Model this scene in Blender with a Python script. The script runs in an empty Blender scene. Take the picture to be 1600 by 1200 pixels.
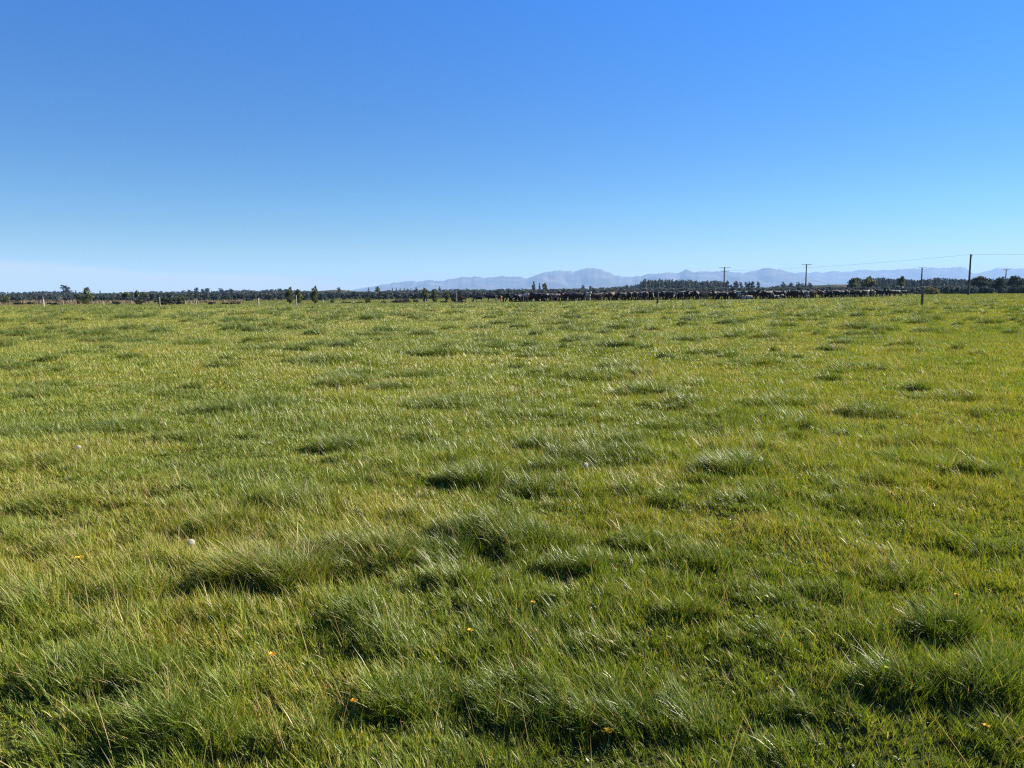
import bpy, bmesh, math, random
import numpy as np
from mathutils import Matrix, Vector

# ------------------------------------------------------------------ camera / world / sun
SC = bpy.context.scene
COL = SC.collection
H = 1.6                       # eye height
F = 1200.0                    # focal length in pixels of the 1600 px wide photograph
PITCH = math.atan(144.0 / F)  # looking slightly down
ROLL = math.radians(0.4)
_f = np.array([0, math.cos(PITCH), -math.sin(PITCH)])
_r0 = np.array([1.0, 0, 0]); _u0 = np.array([0, math.sin(PITCH), math.cos(PITCH)])
RIGHT = math.cos(ROLL) * _r0 - math.sin(ROLL) * _u0
UP = math.sin(ROLL) * _r0 + math.cos(ROLL) * _u0
cam_d = bpy.data.cameras.new("camera"); cam = bpy.data.objects.new("camera", cam_d); COL.objects.link(cam)
cam_d.sensor_width = 36.0; cam_d.lens = 36.0 * F / 1600.0
cam_d.clip_start = 0.05; cam_d.clip_end = 200000.0
cam.matrix_world = Matrix(((RIGHT[0], UP[0], -_f[0], 0), (RIGHT[1], UP[1], -_f[1], 0), (RIGHT[2], UP[2], -_f[2], H), (0, 0, 0, 1)))
SC.camera = cam

SUN_EL = math.radians(30.0)
SUN_AZ = math.radians(66.0)       # clockwise from the view direction (+Y): to the right
SUN_STRENGTH = 5.0
SKY_STRENGTH = 0.058
HAZE_DENSITY = 6.2e-5
SKY_LIFT = 1.7

SC.view_settings.view_transform = 'Standard'
SC.view_settings.look = 'None'
SC.view_settings.gamma = 1.0
SC.view_settings.exposure = 1.55
SC.render.engine = 'CYCLES'
cy = SC.cycles
cy.max_bounces = 6; cy.diffuse_bounces = 3; cy.glossy_bounces = 2; cy.transmission_bounces = 3
cy.volume_bounces = 1; cy.transparent_max_bounces = 8
cy.caustics_reflective = False; cy.caustics_refractive = False
cy.filter_width = 1.25; cy.use_denoising = False; cy.use_adaptive_sampling = False

def N(nt, kind, **kw):
    n = nt.nodes.new(kind)
    for k, v in kw.items():
        setattr(n, k, v)
    return n
def L(nt, a, b): nt.links.new(a, b)
def M(nt, op, a, b=None, c=None, clamp=False):
    n = nt.nodes.new('ShaderNodeMath'); n.operation = op; n.use_clamp = clamp
    for i, v in enumerate((a, b, c)):
        if v is None: continue
        if isinstance(v, (int, float)): n.inputs[i].default_value = v
        else: nt.links.new(v, n.inputs[i])
    return n.outputs[0]

world = bpy.data.worlds.new("World"); SC.world = world; world.use_nodes = True
world.cycles.sampling_method = 'NONE'
nt = world.node_tree; nt.nodes.clear()
tc = N(nt, 'ShaderNodeTexCoord')
sep = N(nt, 'ShaderNodeSeparateXYZ'); L(nt, tc.outputs['Generated'], sep.inputs[0])
lift = M(nt, 'MULTIPLY', sep.outputs[2], SKY_LIFT)
comb = N(nt, 'ShaderNodeCombineXYZ'); L(nt, sep.outputs[0], comb.inputs[0]); L(nt, sep.outputs[1], comb.inputs[1]); L(nt, lift, comb.inputs[2])
nrm = N(nt, 'ShaderNodeVectorMath', operation='NORMALIZE'); L(nt, comb.outputs[0], nrm.inputs[0])
sky = N(nt, 'ShaderNodeTexSky', sky_type='NISHITA')
sky.sun_disc = False; sky.sun_elevation = SUN_EL; sky.sun_rotation = SUN_AZ
sky.altitude = 200.0; sky.air_density = 1.0; sky.dust_density = 0.0; sky.ozone_density = 3.0
L(nt, nrm.outputs[0], sky.inputs[0])
hsv = N(nt, 'ShaderNodeHueSaturation'); hsv.inputs['Saturation'].default_value = 1.36; hsv.inputs['Value'].default_value = 1.0
L(nt, sky.outputs[0], hsv.inputs['Color'])
# low wedge of thin cloud on the left part of the horizon
az = M(nt, 'ARCTAN2', sep.outputs[0], sep.outputs[1])
el = M(nt, 'ARCSINE', sep.outputs[2])
cn = N(nt, 'ShaderNodeTexNoise'); cn.inputs['Scale'].default_value = 6.0; cn.inputs['Detail'].default_value = 6.0
cmap = N(nt, 'ShaderNodeMapping'); cmap.inputs['Scale'].default_value = (1, 1, 9); L(nt, tc.outputs['Generated'], cmap.inputs[0]); L(nt, cmap.outputs[0], cn.inputs['Vector'])
wob = M(nt, 'MULTIPLY', M(nt, 'SUBTRACT', cn.outputs[0], 0.5), 0.016)
top = M(nt, 'ADD', M(nt, 'MULTIPLY', M(nt, 'ADD', az, 0.20), -0.062), 0.0135)   # wedge top elevation (radians)
d = M(nt, 'SUBTRACT', M(nt, 'ADD', top, wob), el)
mask = M(nt, 'MULTIPLY_ADD', d, 160.0, 0.35, clamp=True)
mask = M(nt, 'MULTIPLY', mask, M(nt, 'MULTIPLY_ADD', az, -5.0, -0.55, clamp=True))
mask = M(nt, 'MULTIPLY', mask, 0.66)
cmix = N(nt, 'ShaderNodeMix', data_type='RGBA'); cmix.inputs[7].default_value = (4.7, 3.9, 2.2, 1)
gr = N(nt, 'ShaderNodeValToRGB'); e = gr.color_ramp.elements; e[0].position = 0.0; e[0].color = (0.46, 0.50, 0.38, 1); e[1].position = 1.0; e[1].color = (1.46, 1.08, 1.34, 1)
x = e.new(0.3); x.color = (0.76, 0.80, 0.77, 1)
L(nt, M(nt, 'MULTIPLY', el, 2.9, clamp=True), gr.inputs[0])
tone = N(nt, 'ShaderNodeMix', data_type='RGBA', blend_type='MULTIPLY'); tone.inputs[0].default_value = 1.0; L(nt, hsv.outputs[0], tone.inputs[6]); L(nt, gr.outputs[0], tone.inputs[7])
L(nt, mask, cmix.inputs[0]); L(nt, tone.outputs[2], cmix.inputs[6])
bg = N(nt, 'ShaderNodeBackground'); bg.inputs[1].default_value = SKY_STRENGTH
L(nt, cmix.outputs[2], bg.inputs[0])
wo = N(nt, 'ShaderNodeOutputWorld'); L(nt, bg.outputs[0], wo.inputs[0])

sun_d = bpy.data.lights.new("sun", 'SUN'); sun_d.energy = SUN_STRENGTH; sun_d.angle = math.radians(0.53); sun_d.color = (1.0, 0.93, 0.80)
sun = bpy.data.objects.new("sun", sun_d); COL.objects.link(sun)
sdir = Vector((math.sin(SUN_AZ) * math.cos(SUN_EL), math.cos(SUN_AZ) * math.cos(SUN_EL), math.sin(SUN_EL)))
sun.rotation_euler = sdir.to_track_quat('Z', 'Y').to_euler(); sun.location = (20, 0, 30)

# ------------------------------------------------------------------ helpers
RNG = np.random.default_rng(7)
random.seed(11)
PERM = np.random.default_rng(3).permutation(256)
def vnoise(x, y, scale, seed=0):
    x = np.asarray(x, float) / scale + seed * 17.3; y = np.asarray(y, float) / scale + seed * 5.7
    ix = np.floor(x).astype(np.int64); iy = np.floor(y).astype(np.int64)
    fx = x - ix; fy = y - iy
    fx = fx * fx * (3 - 2 * fx); fy = fy * fy * (3 - 2 * fy)
    def h(a, b): return PERM[(PERM[a & 255] + b) & 255] / 255.0
    return (h(ix, iy) * (1 - fx) + h(ix + 1, iy) * fx) * (1 - fy) + (h(ix, iy + 1) * (1 - fx) + h(ix + 1, iy + 1) * fx) * fy
def sstep(t):
    t = np.clip(t, 0, 1); return t * t * (3 - 2 * t)

def ground_z(x, y):
    x = np.asarray(x, float); y = np.asarray(y, float)
    r = np.hypot(x, y)
    fade = 1.0 / (1.0 + (r / 14.0) ** 2)
    z = fade * (0.07 * (vnoise(x, y, 0.95, 1) - 0.5) + 0.045 * (vnoise(x, y, 0.38, 2) - 0.5))
    z = z + 0.05 * (vnoise(x, y, 7.0, 3) - 0.5) * sstep((200 - r) / 150)
    azr = x / np.maximum(y, 1.0)
    z = z - 0.5 * sstep((y - 60) / 90) * sstep((0.15 - azr) / 0.3)
    return z

def hy(px): return 456.0 - (px - 800.0) * math.tan(ROLL)
def ray(px, py):
    v = _f * F + RIGHT * (px - 800.0) + UP * (600.0 - py); return v / v[1]      # per metre of depth
def on_ground(px, py, lift=0.0):
    v = ray(px, py); D = 50.0
    if v[2] >= 0: raise ValueError
    D = H / -v[2]
    for _ in range(25):
        z = float(ground_z(v[0] * D, D)) + lift
        D = 0.5 * D + 0.5 * (H - z) / -v[2]
    return np.array([v[0] * D, D, float(ground_z(v[0] * D, D)) + lift])
def at_depth(px, D):
    v = ray(px, hy(px) + 5); x = v[0] * D
    return np.array([x, D, float(ground_z(x, D))])
def height_from(px, top, D, z0):
    v = ray(px, top); return H + v[2] * D - z0

def tag(o, label=None, cat=None, group=None, kind=None):
    if label: o['label'] = label
    if cat: o['category'] = cat
    if group: o['group'] = group
    if kind: o['kind'] = kind
    return o
def mesh_np(name, V, faces, mat=None, smooth=False):
    me = bpy.data.meshes.new(name)
    me.from_pydata([tuple(v) for v in V], [], [tuple(f) for f in faces]); me.update()
    if mat: me.materials.append(mat)
    if smooth: me.polygons.foreach_set('use_smooth', [True] * len(me.polygons))
    return me
def mesh_fast(name, V, loop_idx, loop_start, mat=None, attr=None):
    me = bpy.data.meshes.new(name)
    V = np.ascontiguousarray(V, np.float32)
    me.vertices.add(len(V)); me.vertices.foreach_set('co', V.ravel())
    me.loops.add(len(loop_idx)); me.loops.foreach_set('vertex_index', np.ascontiguousarray(loop_idx, np.int32))
    me.polygons.add(len(loop_start)); me.polygons.foreach_set('loop_start', np.ascontiguousarray(loop_start, np.int32))
    if attr is not None:
        a = me.attributes.new('tint', 'FLOAT', 'FACE'); a.data.foreach_set('value', np.ascontiguousarray(attr, np.float32))
    me.update(calc_edges=True)
    if mat: me.materials.append(mat)
    return me
def quads_mesh(name, Q, mat):          # Q: (n,4,3)
    n = len(Q); return mesh_fast(name, Q.reshape(-1, 3), np.arange(4 * n), np.arange(n) * 4, mat)
def link(name, me, parent=None, loc=None):
    o = bpy.data.objects.new(name, me); COL.objects.link(o)
    if parent is not None: o.parent = parent
    if loc is not None: o.location = loc
    return o
def empty(name, loc, rz=0.0, scale=(1, 1, 1)):
    o = bpy.data.objects.new(name, None); COL.objects.link(o); o.location = loc; o.rotation_euler = (0, 0, rz); o.scale = scale
    o.empty_display_size = 0.2
    return o
class MB:
    """collects tubes, boxes and lathes into one mesh"""
    def __init__(s): s.V = []; s.Fc = []
    def tube(s, pts, rad, n=8, cap=True):
        pts = [np.asarray(p, float) for p in pts]; rings = []
        for i, p in enumerate(pts):
            t = pts[min(i + 1, len(pts) - 1)] - pts[max(i - 1, 0)]; t = t / (np.linalg.norm(t) + 1e-9)
            a = np.array([1.0, 0, 0]) if abs(t[0]) < 0.8 else np.array([0, 1.0, 0])
            u = np.cross(t, a); u /= np.linalg.norm(u); w = np.cross(t, u); b = len(s.V)
            for k in range(n):
                an = 2 * math.pi * k / n; s.V.append(p + rad[i] * (math.cos(an) * u + math.sin(an) * w))
            rings.append(b)
        for a, b in zip(rings[:-1], rings[1:]):
            for k in range(n):
                k2 = (k + 1) % n; s.Fc.append((a + k, b + k, b + k2, a + k2))
        if cap:
            s.Fc.append(tuple(rings[0] + k for k in range(n))); s.Fc.append(tuple(rings[-1] + n - 1 - k for k in range(n)))
    def box(s, c, sz, rz=0.0):
        b = len(s.V); ca, sa = math.cos(rz), math.sin(rz)
        for dz in (-1, 1):
            for dx, dy in ((-1, -1), (1, -1), (1, 1), (-1, 1)):
                x, y = dx * sz[0] / 2, dy * sz[1] / 2
                s.V.append(np.array([c[0] + ca * x - sa * y, c[1] + sa * x + ca * y, c[2] + dz * sz[2] / 2]))
        for f in ((3, 2, 1, 0), (4, 5, 6, 7), (0, 1, 5, 4), (1, 2, 6, 5), (2, 3, 7, 6), (3, 0, 4, 7)): s.Fc.append(tuple(b + i for i in f))
    def build(s, name, mat, parent=None, smooth=False):
        return link(name, mesh_np(name, s.V, s.Fc, mat, smooth), parent)

# ------------------------------------------------------------------ materials
def new_mat(name):
    m = bpy.data.materials.new(name); m.use_nodes = True; m.node_tree.nodes.clear()
    return m, m.node_tree
def ramp(nt, fac, stops):
    r = N(nt, 'ShaderNodeValToRGB'); e = r.color_ramp.elements
    while len(e) > 1: e.remove(e[-1])
    e[0].position = stops[0][0]; e[0].color = (*stops[0][1], 1)
    for p, c in stops[1:]:
        x = e.new(p); x.color = (*c, 1)
    L(nt, fac, r.inputs[0]); return r.outputs[0]
def noise(nt, scale, detail=4.0, coord='Object', vec=None, rough=0.55):
    n = N(nt, 'ShaderNodeTexNoise'); n.inputs['Scale'].default_value = scale; n.inputs['Detail'].default_value = detail; n.inputs['Roughness'].default_value = rough
    if vec is None:
        t = N(nt, 'ShaderNodeTexCoord'); vec = t.outputs[coord]
    L(nt, vec, n.inputs['Vector']); return n.outputs[0]
def simple_mat(name, c1, c2, scale=8.0, rough=0.85, bump=0.0, spec=0.3):
    m, nt = new_mat(name)
    b = N(nt, 'ShaderNodeBsdfPrincipled'); b.inputs['Roughness'].default_value = rough; b.inputs['Specular IOR Level'].default_value = spec
    f = noise(nt, scale)
    L(nt, ramp(nt, f, [(0.3, c1), (0.7, c2)]), b.inputs['Base Color'])
    if bump:
        bp = N(nt, 'ShaderNodeBump'); bp.inputs['Strength'].default_value = bump; bp.inputs['Distance'].default_value = 0.02; L(nt, f, bp.inputs['Height']); L(nt, bp.outputs[0], b.inputs['Normal'])
    o = N(nt, 'ShaderNodeOutputMaterial'); L(nt, b.outputs[0], o.inputs[0]); return m
def leaf_mat(name, c1, c2, transl=0.25, scale=3.0):
    m, nt = new_mat(name)
    oi = N(nt, 'ShaderNodeObjectInfo'); g = N(nt, 'ShaderNodeNewGeometry')
    f = M(nt, 'ADD', M(nt, 'MULTIPLY', g.outputs['Random Per Island'], 0.6), M(nt, 'MULTIPLY', oi.outputs['Random'], 0.4))
    c = ramp(nt, f, [(0.1, c1), (0.9, c2)])
    d = N(nt, 'ShaderNodeBsdfDiffuse'); t = N(nt, 'ShaderNodeBsdfTranslucent'); L(nt, c, d.inputs[0]); L(nt, c, t.inputs[0])
    x = N(nt, 'ShaderNodeMixShader'); x.inputs[0].default_value = transl; L(nt, d.outputs[0], x.inputs[1]); L(nt, t.outputs[0], x.inputs[2])
    gl = N(nt, 'ShaderNodeBsdfGlossy'); gl.inputs['Roughness'].default_value = 0.5; gl.inputs[0].default_value = (1, 1, 1, 1)
    y = N(nt, 'ShaderNodeMixShader'); y.inputs[0].default_value = 0.012; L(nt, x.outputs[0], y.inputs[1]); L(nt, gl.outputs[0], y.inputs[2])
    o = N(nt, 'ShaderNodeOutputMaterial'); L(nt, y.outputs[0], o.inputs[0]); return m

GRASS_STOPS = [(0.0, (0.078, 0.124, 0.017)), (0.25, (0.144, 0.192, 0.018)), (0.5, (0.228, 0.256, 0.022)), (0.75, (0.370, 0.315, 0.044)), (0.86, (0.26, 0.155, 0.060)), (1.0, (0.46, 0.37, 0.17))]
def grass_material():
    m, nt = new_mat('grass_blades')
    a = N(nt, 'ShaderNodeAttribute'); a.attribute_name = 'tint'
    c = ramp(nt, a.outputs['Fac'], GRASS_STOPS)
    d = N(nt, 'ShaderNodeBsdfDiffuse'); t = N(nt, 'ShaderNodeBsdfTranslucent'); L(nt, c, d.inputs[0])
    ct = N(nt, 'ShaderNodeMix', data_type='RGBA', blend_type='MULTIPLY'); ct.inputs[0].default_value = 1.0; ct.inputs[7].default_value = (1.25, 1.25, 0.6, 1); L(nt, c, ct.inputs[6]); L(nt, ct.outputs[2], t.inputs[0])
    x = N(nt, 'ShaderNodeMixShader'); x.inputs[0].default_value = 0.31; L(nt, d.outputs[0], x.inputs[1]); L(nt, t.outputs[0], x.inputs[2])
    gl = N(nt, 'ShaderNodeBsdfGlossy'); gl.inputs['Roughness'].default_value = 0.45; gl.inputs[0].default_value = (1, 1, 1, 1)
    lw = N(nt, 'ShaderNodeLayerWeight'); lw.inputs[0].default_value = 0.25
    fac = M(nt, 'MULTIPLY_ADD', lw.outputs['Fresnel'], 0.034, 0.011, clamp=True)
    y = N(nt, 'ShaderNodeMixShader'); L(nt, fac, y.inputs[0]); L(nt, x.outputs[0], y.inputs[1]); L(nt, gl.outputs[0], y.inputs[2])
    o = N(nt, 'ShaderNodeOutputMaterial'); L(nt, y.outputs[0], o.inputs[0]); return m
MAT_GRASS = grass_material()

def ground_material():
    m, nt = new_mat('pasture_ground')
    t = N(nt, 'ShaderNodeTexCoord')
    n1 = noise(nt, 0.35, 6.0, vec=t.outputs['Object']); n2 = noise(nt, 9.0, 5.0, vec=t.outputs['Object'])
    f = M(nt, 'ADD', M(nt, 'MULTIPLY', n1, 0.6), M(nt, 'MULTIPLY', n2, 0.4))
    past = ramp(nt, f, [(0.30, (0.026, 0.030, 0.012)), (0.5, (0.045, 0.052, 0.016)), (0.7, (0.085, 0.078, 0.030))])
    n3 = noise(nt, 0.04, 6.0, vec=t.outputs['Object'])
    dry = ramp(nt, n3, [(0.35, (0.075, 0.070, 0.028)), (0.55, (0.16, 0.12, 0.06)), (0.7, (0.10, 0.085, 0.035))])
    a = N(nt, 'ShaderNodeAttribute'); a.attribute_name = 'field'
    mx = N(nt, 'ShaderNodeMix', data_type='RGBA'); L(nt, a.outputs['Fac'], mx.inputs[0]); L(nt, dry, mx.inputs[6]); L(nt, past, mx.inputs[7])
    b = N(nt, 'ShaderNodeBsdfDiffuse'); L(nt, mx.outputs[2], b.inputs[0])
    o = N(nt, 'ShaderNodeOutputMaterial'); L(nt, b.outputs[0], o.inputs[0]); return m

# ------------------------------------------------------------------ tussocks
def g2(px, py): return on_ground(px, py)
# (px, py of the clump's foot, width in px, strength)
TUS_PX = [(420, 918, 190, 1.75), (560, 892, 190, 1.35), (680, 885, 120, .9), (780, 852, 190, 1.35), (905, 895, 110, 1.0), (560, 975, 90, .7), (710, 915, 90, .7),
 (110, 1075, 150, .75), (250, 1085, 110, .7), (40, 955, 110, .9), (250, 1165, 170, .8), (390, 1180, 100, .6), (640, 1115, 170, .8), (820, 1120, 200, .85), (980, 1150, 150, .85),
 (1480, 1000, 110, 1.0), (1545, 1095, 130, .8), (1400, 1090, 120, .9), (1250, 1125, 110, .8), (1588, 868, 90, 1.2), (1390, 920, 130, .7), (1010, 860, 110, .8), (1110, 890, 90, .6),
 (100, 868, 80, .8), (340, 838, 130, .7), (600, 1010, 120, .7), (1180, 1010, 130, .6), (1290, 935, 100, .6), (1090, 1150, 120, .7),
 (170, 680, 170, 1.0), (290, 690, 120, .8), (55, 735, 150, .8), (530, 708, 95, 1.1), (850, 705, 60, 1.0), (945, 725, 160, 1.1), (1150, 745, 120, 1.35),
 (745, 760, 100, 1.0), (860, 775, 120, .7), (1070, 640, 100, 1.1), (1115, 658, 70, .9), (1370, 655, 100, 1.0), (1500, 628, 130, .8), (1560, 650, 90, .7),
 (400, 640, 120, .9), (640, 592, 90, .8), (352, 577, 60, 1.0), (500, 570, 110, .9), (1170, 574, 120, .8), (1340, 582, 110, .8), (930, 597, 110, .7),
 (985, 620, 60, .8), (840, 560, 60, .7), (1300, 550, 50, .9), (1355, 525, 60, .9), (1490, 520, 60, .8), (1560, 517, 40, .8), (1050, 790, 60, .7), (1380, 760, 70, .6),
 (340, 755, 70, .7), (1180, 800, 120, .6), (80, 800, 90, .6), (1500, 740, 100, .6), (660, 690, 70, .5), (1340, 800, 110, .6), (460, 795, 120, .6), (200, 940, 90, .5),
 (760, 545, 60, .8), (1230, 512, 50, .8), (300, 540, 60, .7), (130, 555, 80, .7), (60, 610, 90, .7), (820, 552, 70, .6), (260, 620, 80, .7), (700, 640, 120, .7), (1420, 700, 90, .6)]
TUS = []     # x, y, rx, ry, strength
for px, py, w, s in TUS_PX:
    p = g2(px, py - 0.02 * w); sc = p[1] / F / math.cos(PITCH)
    rx = 0.5 * w * sc * 1.05
    TUS.append((p[0], p[1] + 0.25 * rx, rx, min(rx * 0.75, 0.42), s))
tr = np.random.default_rng(21)
for _ in range(9000):
    y = 4 + 196 * tr.random() ** 0.62; x = (tr.random() * 2 - 1) * (0.72 * y + 2)
    if y < 14 and tr.random() < 0.6: continue
    if vnoise(x, y, 9.0, 8) < 0.30: continue
    rx = (0.12 + 0.42 * tr.random() ** 2) * (1 + 0.8 * min(1, y / 60))
    TUS.append((x, y, rx, rx * (0.55 + 0.4 * tr.random()), 0.15 + 1.15 * tr.random() ** 1.2))
for _ in range(300):
    y = 1.6 + 8 * tr.random(); x = (tr.random() * 2 - 1) * (0.7 * y + 1.5)
    TUS.append((x, y, 0.05 + 0.14 * tr.random() ** 2, 0.05 + 0.10 * tr.random() ** 2, 0.25 + 0.5 * tr.random()))

def tus_field(x, y):
    """tussock strength and the place inside the tussock, for points sorted by y"""
    n = len(x); t = np.zeros(n, np.float32); tx = np.zeros(n, np.float32); ty = np.zeros(n, np.float32)
    for (cx, cy_, rx, ry, s) in TUS:
        i0, i1 = np.searchsorted(y, [cy_ - 1.5 * ry, cy_ + 1.5 * ry])
        if i1 <= i0: continue
        ux = (x[i0:i1] - cx) / rx; uy = (y[i0:i1] - cy_) / ry; r2 = ux * ux + uy * uy + 1.0 * (vnoise(x[i0:i1], y[i0:i1], 0.9 * rx, 9) - 0.45) + 0.5 * (vnoise(x[i0:i1], y[i0:i1], 0.3 * rx + .03, 10) - 0.5)
        w = s * np.exp(-1.0 * np.clip(r2, 0, 9) ** 2); k = w > t[i0:i1]
        t[i0:i1] = np.where(k, w, t[i0:i1]); tx[i0:i1] = np.where(k, ux, tx[i0:i1]); ty[i0:i1] = np.where(k, uy, ty[i0:i1])
    return t, tx, ty
def mound(t, x, y): return (0.03 + 0.07 * sstep((y - 12) / 30)) * (1 - 0.6 * sstep((y - 80) / 60)) * np.clip(t, 0, 1.3) * (0.8 + 0.4 * vnoise(x, y, 0.3, 12))

# ------------------------------------------------------------------ ground sheet
def field_edge(azr):      # depth at which the green pasture ends
    return np.interp(azr, [-0.8, -0.62, -0.45, -0.1, 0.15, 0.35, 0.5, 0.7], [150, 158, 185, 420, 420, 420, 420, 420])
NR, NA = 560, 360
rad = 0.5 * (90000.0 / 0.5) ** (np.arange(NR) / (NR - 1))
ang = np.arange(NA) * 2 * math.pi / NA
X = rad[:, None] * np.sin(ang)[None, :]; Y = rad[:, None] * np.cos(ang)[None, :]
Z = ground_z(X, Y).ravel(); kk = np.argsort(Y.ravel()); tf = np.zeros(Z.size); tf[kk] = tus_field(X.ravel()[kk], Y.ravel()[kk])[0]
Z = Z + np.where(np.hypot(X, Y).ravel() < 16, mound(tf, X.ravel(), Y.ravel()) * 0.9, 0)
V = np.stack([X, Y, Z.reshape(X.shape)], -1).reshape(-1, 3)
V = np.vstack([V, [[0, 0, float(ground_z(0, 0))]]])
i = np.arange(NR - 1)[:, None] * NA; j = np.arange(NA)[None, :]; j2 = (j + 1) % NA
q = np.stack([i + j, i + j2, i + NA + j2, i + NA + j], -1).reshape(-1, 4)
tri = np.stack([np.full(NA, NR * NA), np.arange(NA)[::1], (np.arange(NA) + 1) % NA], -1)[:, ::-1]
loops = np.concatenate([q[:, ::-1].ravel(), tri[:, ::-1].ravel()]); starts = np.concatenate([np.arange(len(q)) * 4, len(q) * 4 + np.arange(NA) * 3])
me = mesh_fast('ground', V, loops, starts, ground_material())
fa = me.attributes.new('field', 'FLOAT', 'POINT')
vx, vy = V[:, 0], V[:, 1]
azr = vx / np.maximum(vy, 1e-3)
fe = np.where(vy > 1, sstep(0.5 + (field_edge(azr) - vy) / 14.0), 1.0)
fa.data.foreach_set('value', fe.astype(np.float32))
me.polygons.foreach_set('use_smooth', np.ones(len(me.polygons), bool))
ground = link('ground', me); tag(ground, kind='structure')

# ------------------------------------------------------------------ grass blades
def dens(y):
    y = np.asarray(y, float)
    return np.where(y < 5, 15000.0, np.where(y < 30, 15000.0 * (5.0 / np.maximum(y, 1)) ** 1.7, 15000.0 * (1 / 6.0) ** 1.7 * (30.0 / np.maximum(y, 1)) ** 2.15))
edges = [1.25]
while edges[-1] < 290: edges.append(edges[-1] * 1.03)
bx, by = [], []
for a, b in zip(edges[:-1], edges[1:]):
    ym = 0.5 * (a + b); hw = 0.70 * b + 1.3
    n = int(dens(ym) * 2 * hw * (b - a)); bx.append((RNG.random(n) * 2 - 1) * hw); by.append(a + (b - a) * RNG.random(n))
bx = np.concatenate(bx); by = np.concatenate(by)
# sparser where the turf is worn
k = RNG.random(len(bx)) < 0.80 + 0.8 * vnoise(bx, by, 0.30, 16) * (0.5 + vnoise(bx, by, 1.1, 17)); bx = bx[k]; by = by[k]
# keep the blades inside the pasture
k = by < field_edge(bx / by) + 4 * (RNG.random(len(bx)) - 0.5); bx = bx[k]; by = by[k]
# extra blades inside the tussocks
ex, ey = [], []
for (x, y, rx, ry, s) in TUS:
    n = int(dens(y) * math.pi * rx * ry * (0.9 + 1.6 * sstep((y - 10) / 25)) * s)
    if n < 1: continue
    th = RNG.random(n) * 6.283; rr = np.sqrt(RNG.random(n)); ex.append(x + rx * rr * np.cos(th)); ey.append(y + ry * rr * np.sin(th))
bx = np.concatenate([bx] + ex); by = np.concatenate([by] + ey)
# tillers: the blades stand in small tufts with gaps between them
CELL = 0.042
wx_ = bx * 0.82 + by * 0.57 + 0.10 * vnoise(bx, by, 0.11, 18); wy_ = by * 0.82 - bx * 0.57 + 0.10 * vnoise(bx, by, 0.11, 19)
ci = np.floor(wx_ / CELL).astype(np.int64); cj = np.floor(wy_ / CELL).astype(np.int64)
h1 = PERM[(PERM[ci & 255] + cj) & 255] / 255.0; h2 = PERM[(PERM[cj & 255] + ci + 91) & 255] / 255.0; h3 = PERM[(PERM[(ci + 37) & 255] + cj + 11) & 255] / 255.0
pull = 0.38 * (1 - sstep((by - 8) / 8))
gx_ = ((ci + 0.1 + 0.8 * h1) * CELL - wx_) * pull; gy_ = ((cj + 0.1 + 0.8 * h2) * CELL - wy_) * pull
bx = bx + 0.82 * gx_ - 0.57 * gy_; by = by + 0.57 * gx_ + 0.82 * gy_
o = np.argsort(by); bx = bx[o]; by = by[o]; h1 = h1[o]; h2 = h2[o]; h3 = h3[o]; NB = len(bx)
tus, tdx, tdy = tus_field(bx, by)
hollow = np.clip(tus_field(bx + 0.13, by + 0.17)[0] - 1.4 * tus, 0, 1)      # turf kept short on each tussock's near left, shaping its shaded pocket
patch = vnoise(bx, by, 1.6, 4) * 0.35 + vnoise(bx, by, 0.5, 5) * 0.35 + vnoise(bx, by, 0.17, 15) * 0.30         # growth
yellow = vnoise(bx, by, 2.6, 6) * 0.5 + vnoise(bx, by, 0.7, 7) * 0.5         # yellowing
R = lambda: RNG.random(NB).astype(np.float32)
G = lambda: RNG.standard_normal(NB).astype(np.float32)
length = np.maximum(0.034, 0.002 + 0.122 * patch) * np.exp(0.28 * G()) * (0.65 + 0.7 * h3) * (1 + (0.72 + 1.45 * sstep((by - 4) / 30)) * np.clip(tus, 0, 1.7))
length = length * (1 - 0.40 * hollow * (1 - sstep((by - 12) / 20)))
length = np.clip(length, 0.02, 0.24 + 0.1 * sstep((by - 8) / 30)) * (1 + 0.3 * sstep((by - 10) / 60))
width = 0.0030 * np.exp(0.25 * G()) * np.maximum(1.0, (by / 5.0) ** 0.82) * (1 - 0.15 * np.clip(tus, 0, 1))
# lean: wind pushes the blades to the left; inside a tussock they fall outward
th = 2 * math.pi * R()
lx = np.cos(th) * 0.7 - 0.5 + 0.45 * tus * tdx + 1.1 * (vnoise(bx, by, 0.22, 13) - 0.5) + 0.5 * (h1 - 0.5); ly = np.sin(th) * 0.7 - 0.08 + 0.55 * tus * tdy + 1.1 * (vnoise(bx, by, 0.22, 14) - 0.5) + 0.5 * (h2 - 0.5)
theta = np.arctan2(ly, lx)
mag = np.hypot(lx, ly)
a0 = (0.10 + 0.28 * mag * (0.6 + 0.8 * R()) + 0.08 * tus).astype(np.float32)
bend = (0.10 + 0.65 * R() ** 2 + 0.25 * np.clip(tus, 0, 1)).astype(np.float32)
tint = 0.36 + 0.45 * (yellow - 0.5) + 0.16 * G() - (0.24 + 0.20 * sstep((by - 10) / 30)) * np.clip(tus, 0, 1) + 0.10 * sstep((by - 10) / 60) + 0.22 * (h2 - 0.5)  # tussocks bluer green; far ones darkened further to paint in their shadow sides
dead = R() < (0.05 + 0.07 * (yellow > 0.58)); tint = np.where(dead, 0.82 + 0.18 * R(), np.clip(tint, 0.0, 0.76))
length = length * (1 - 0.5 * sstep((by - 70) / 70))          # grazed short toward the far end
length = np.where(dead & (R() < 0.25), length * 1.5, length)
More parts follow.
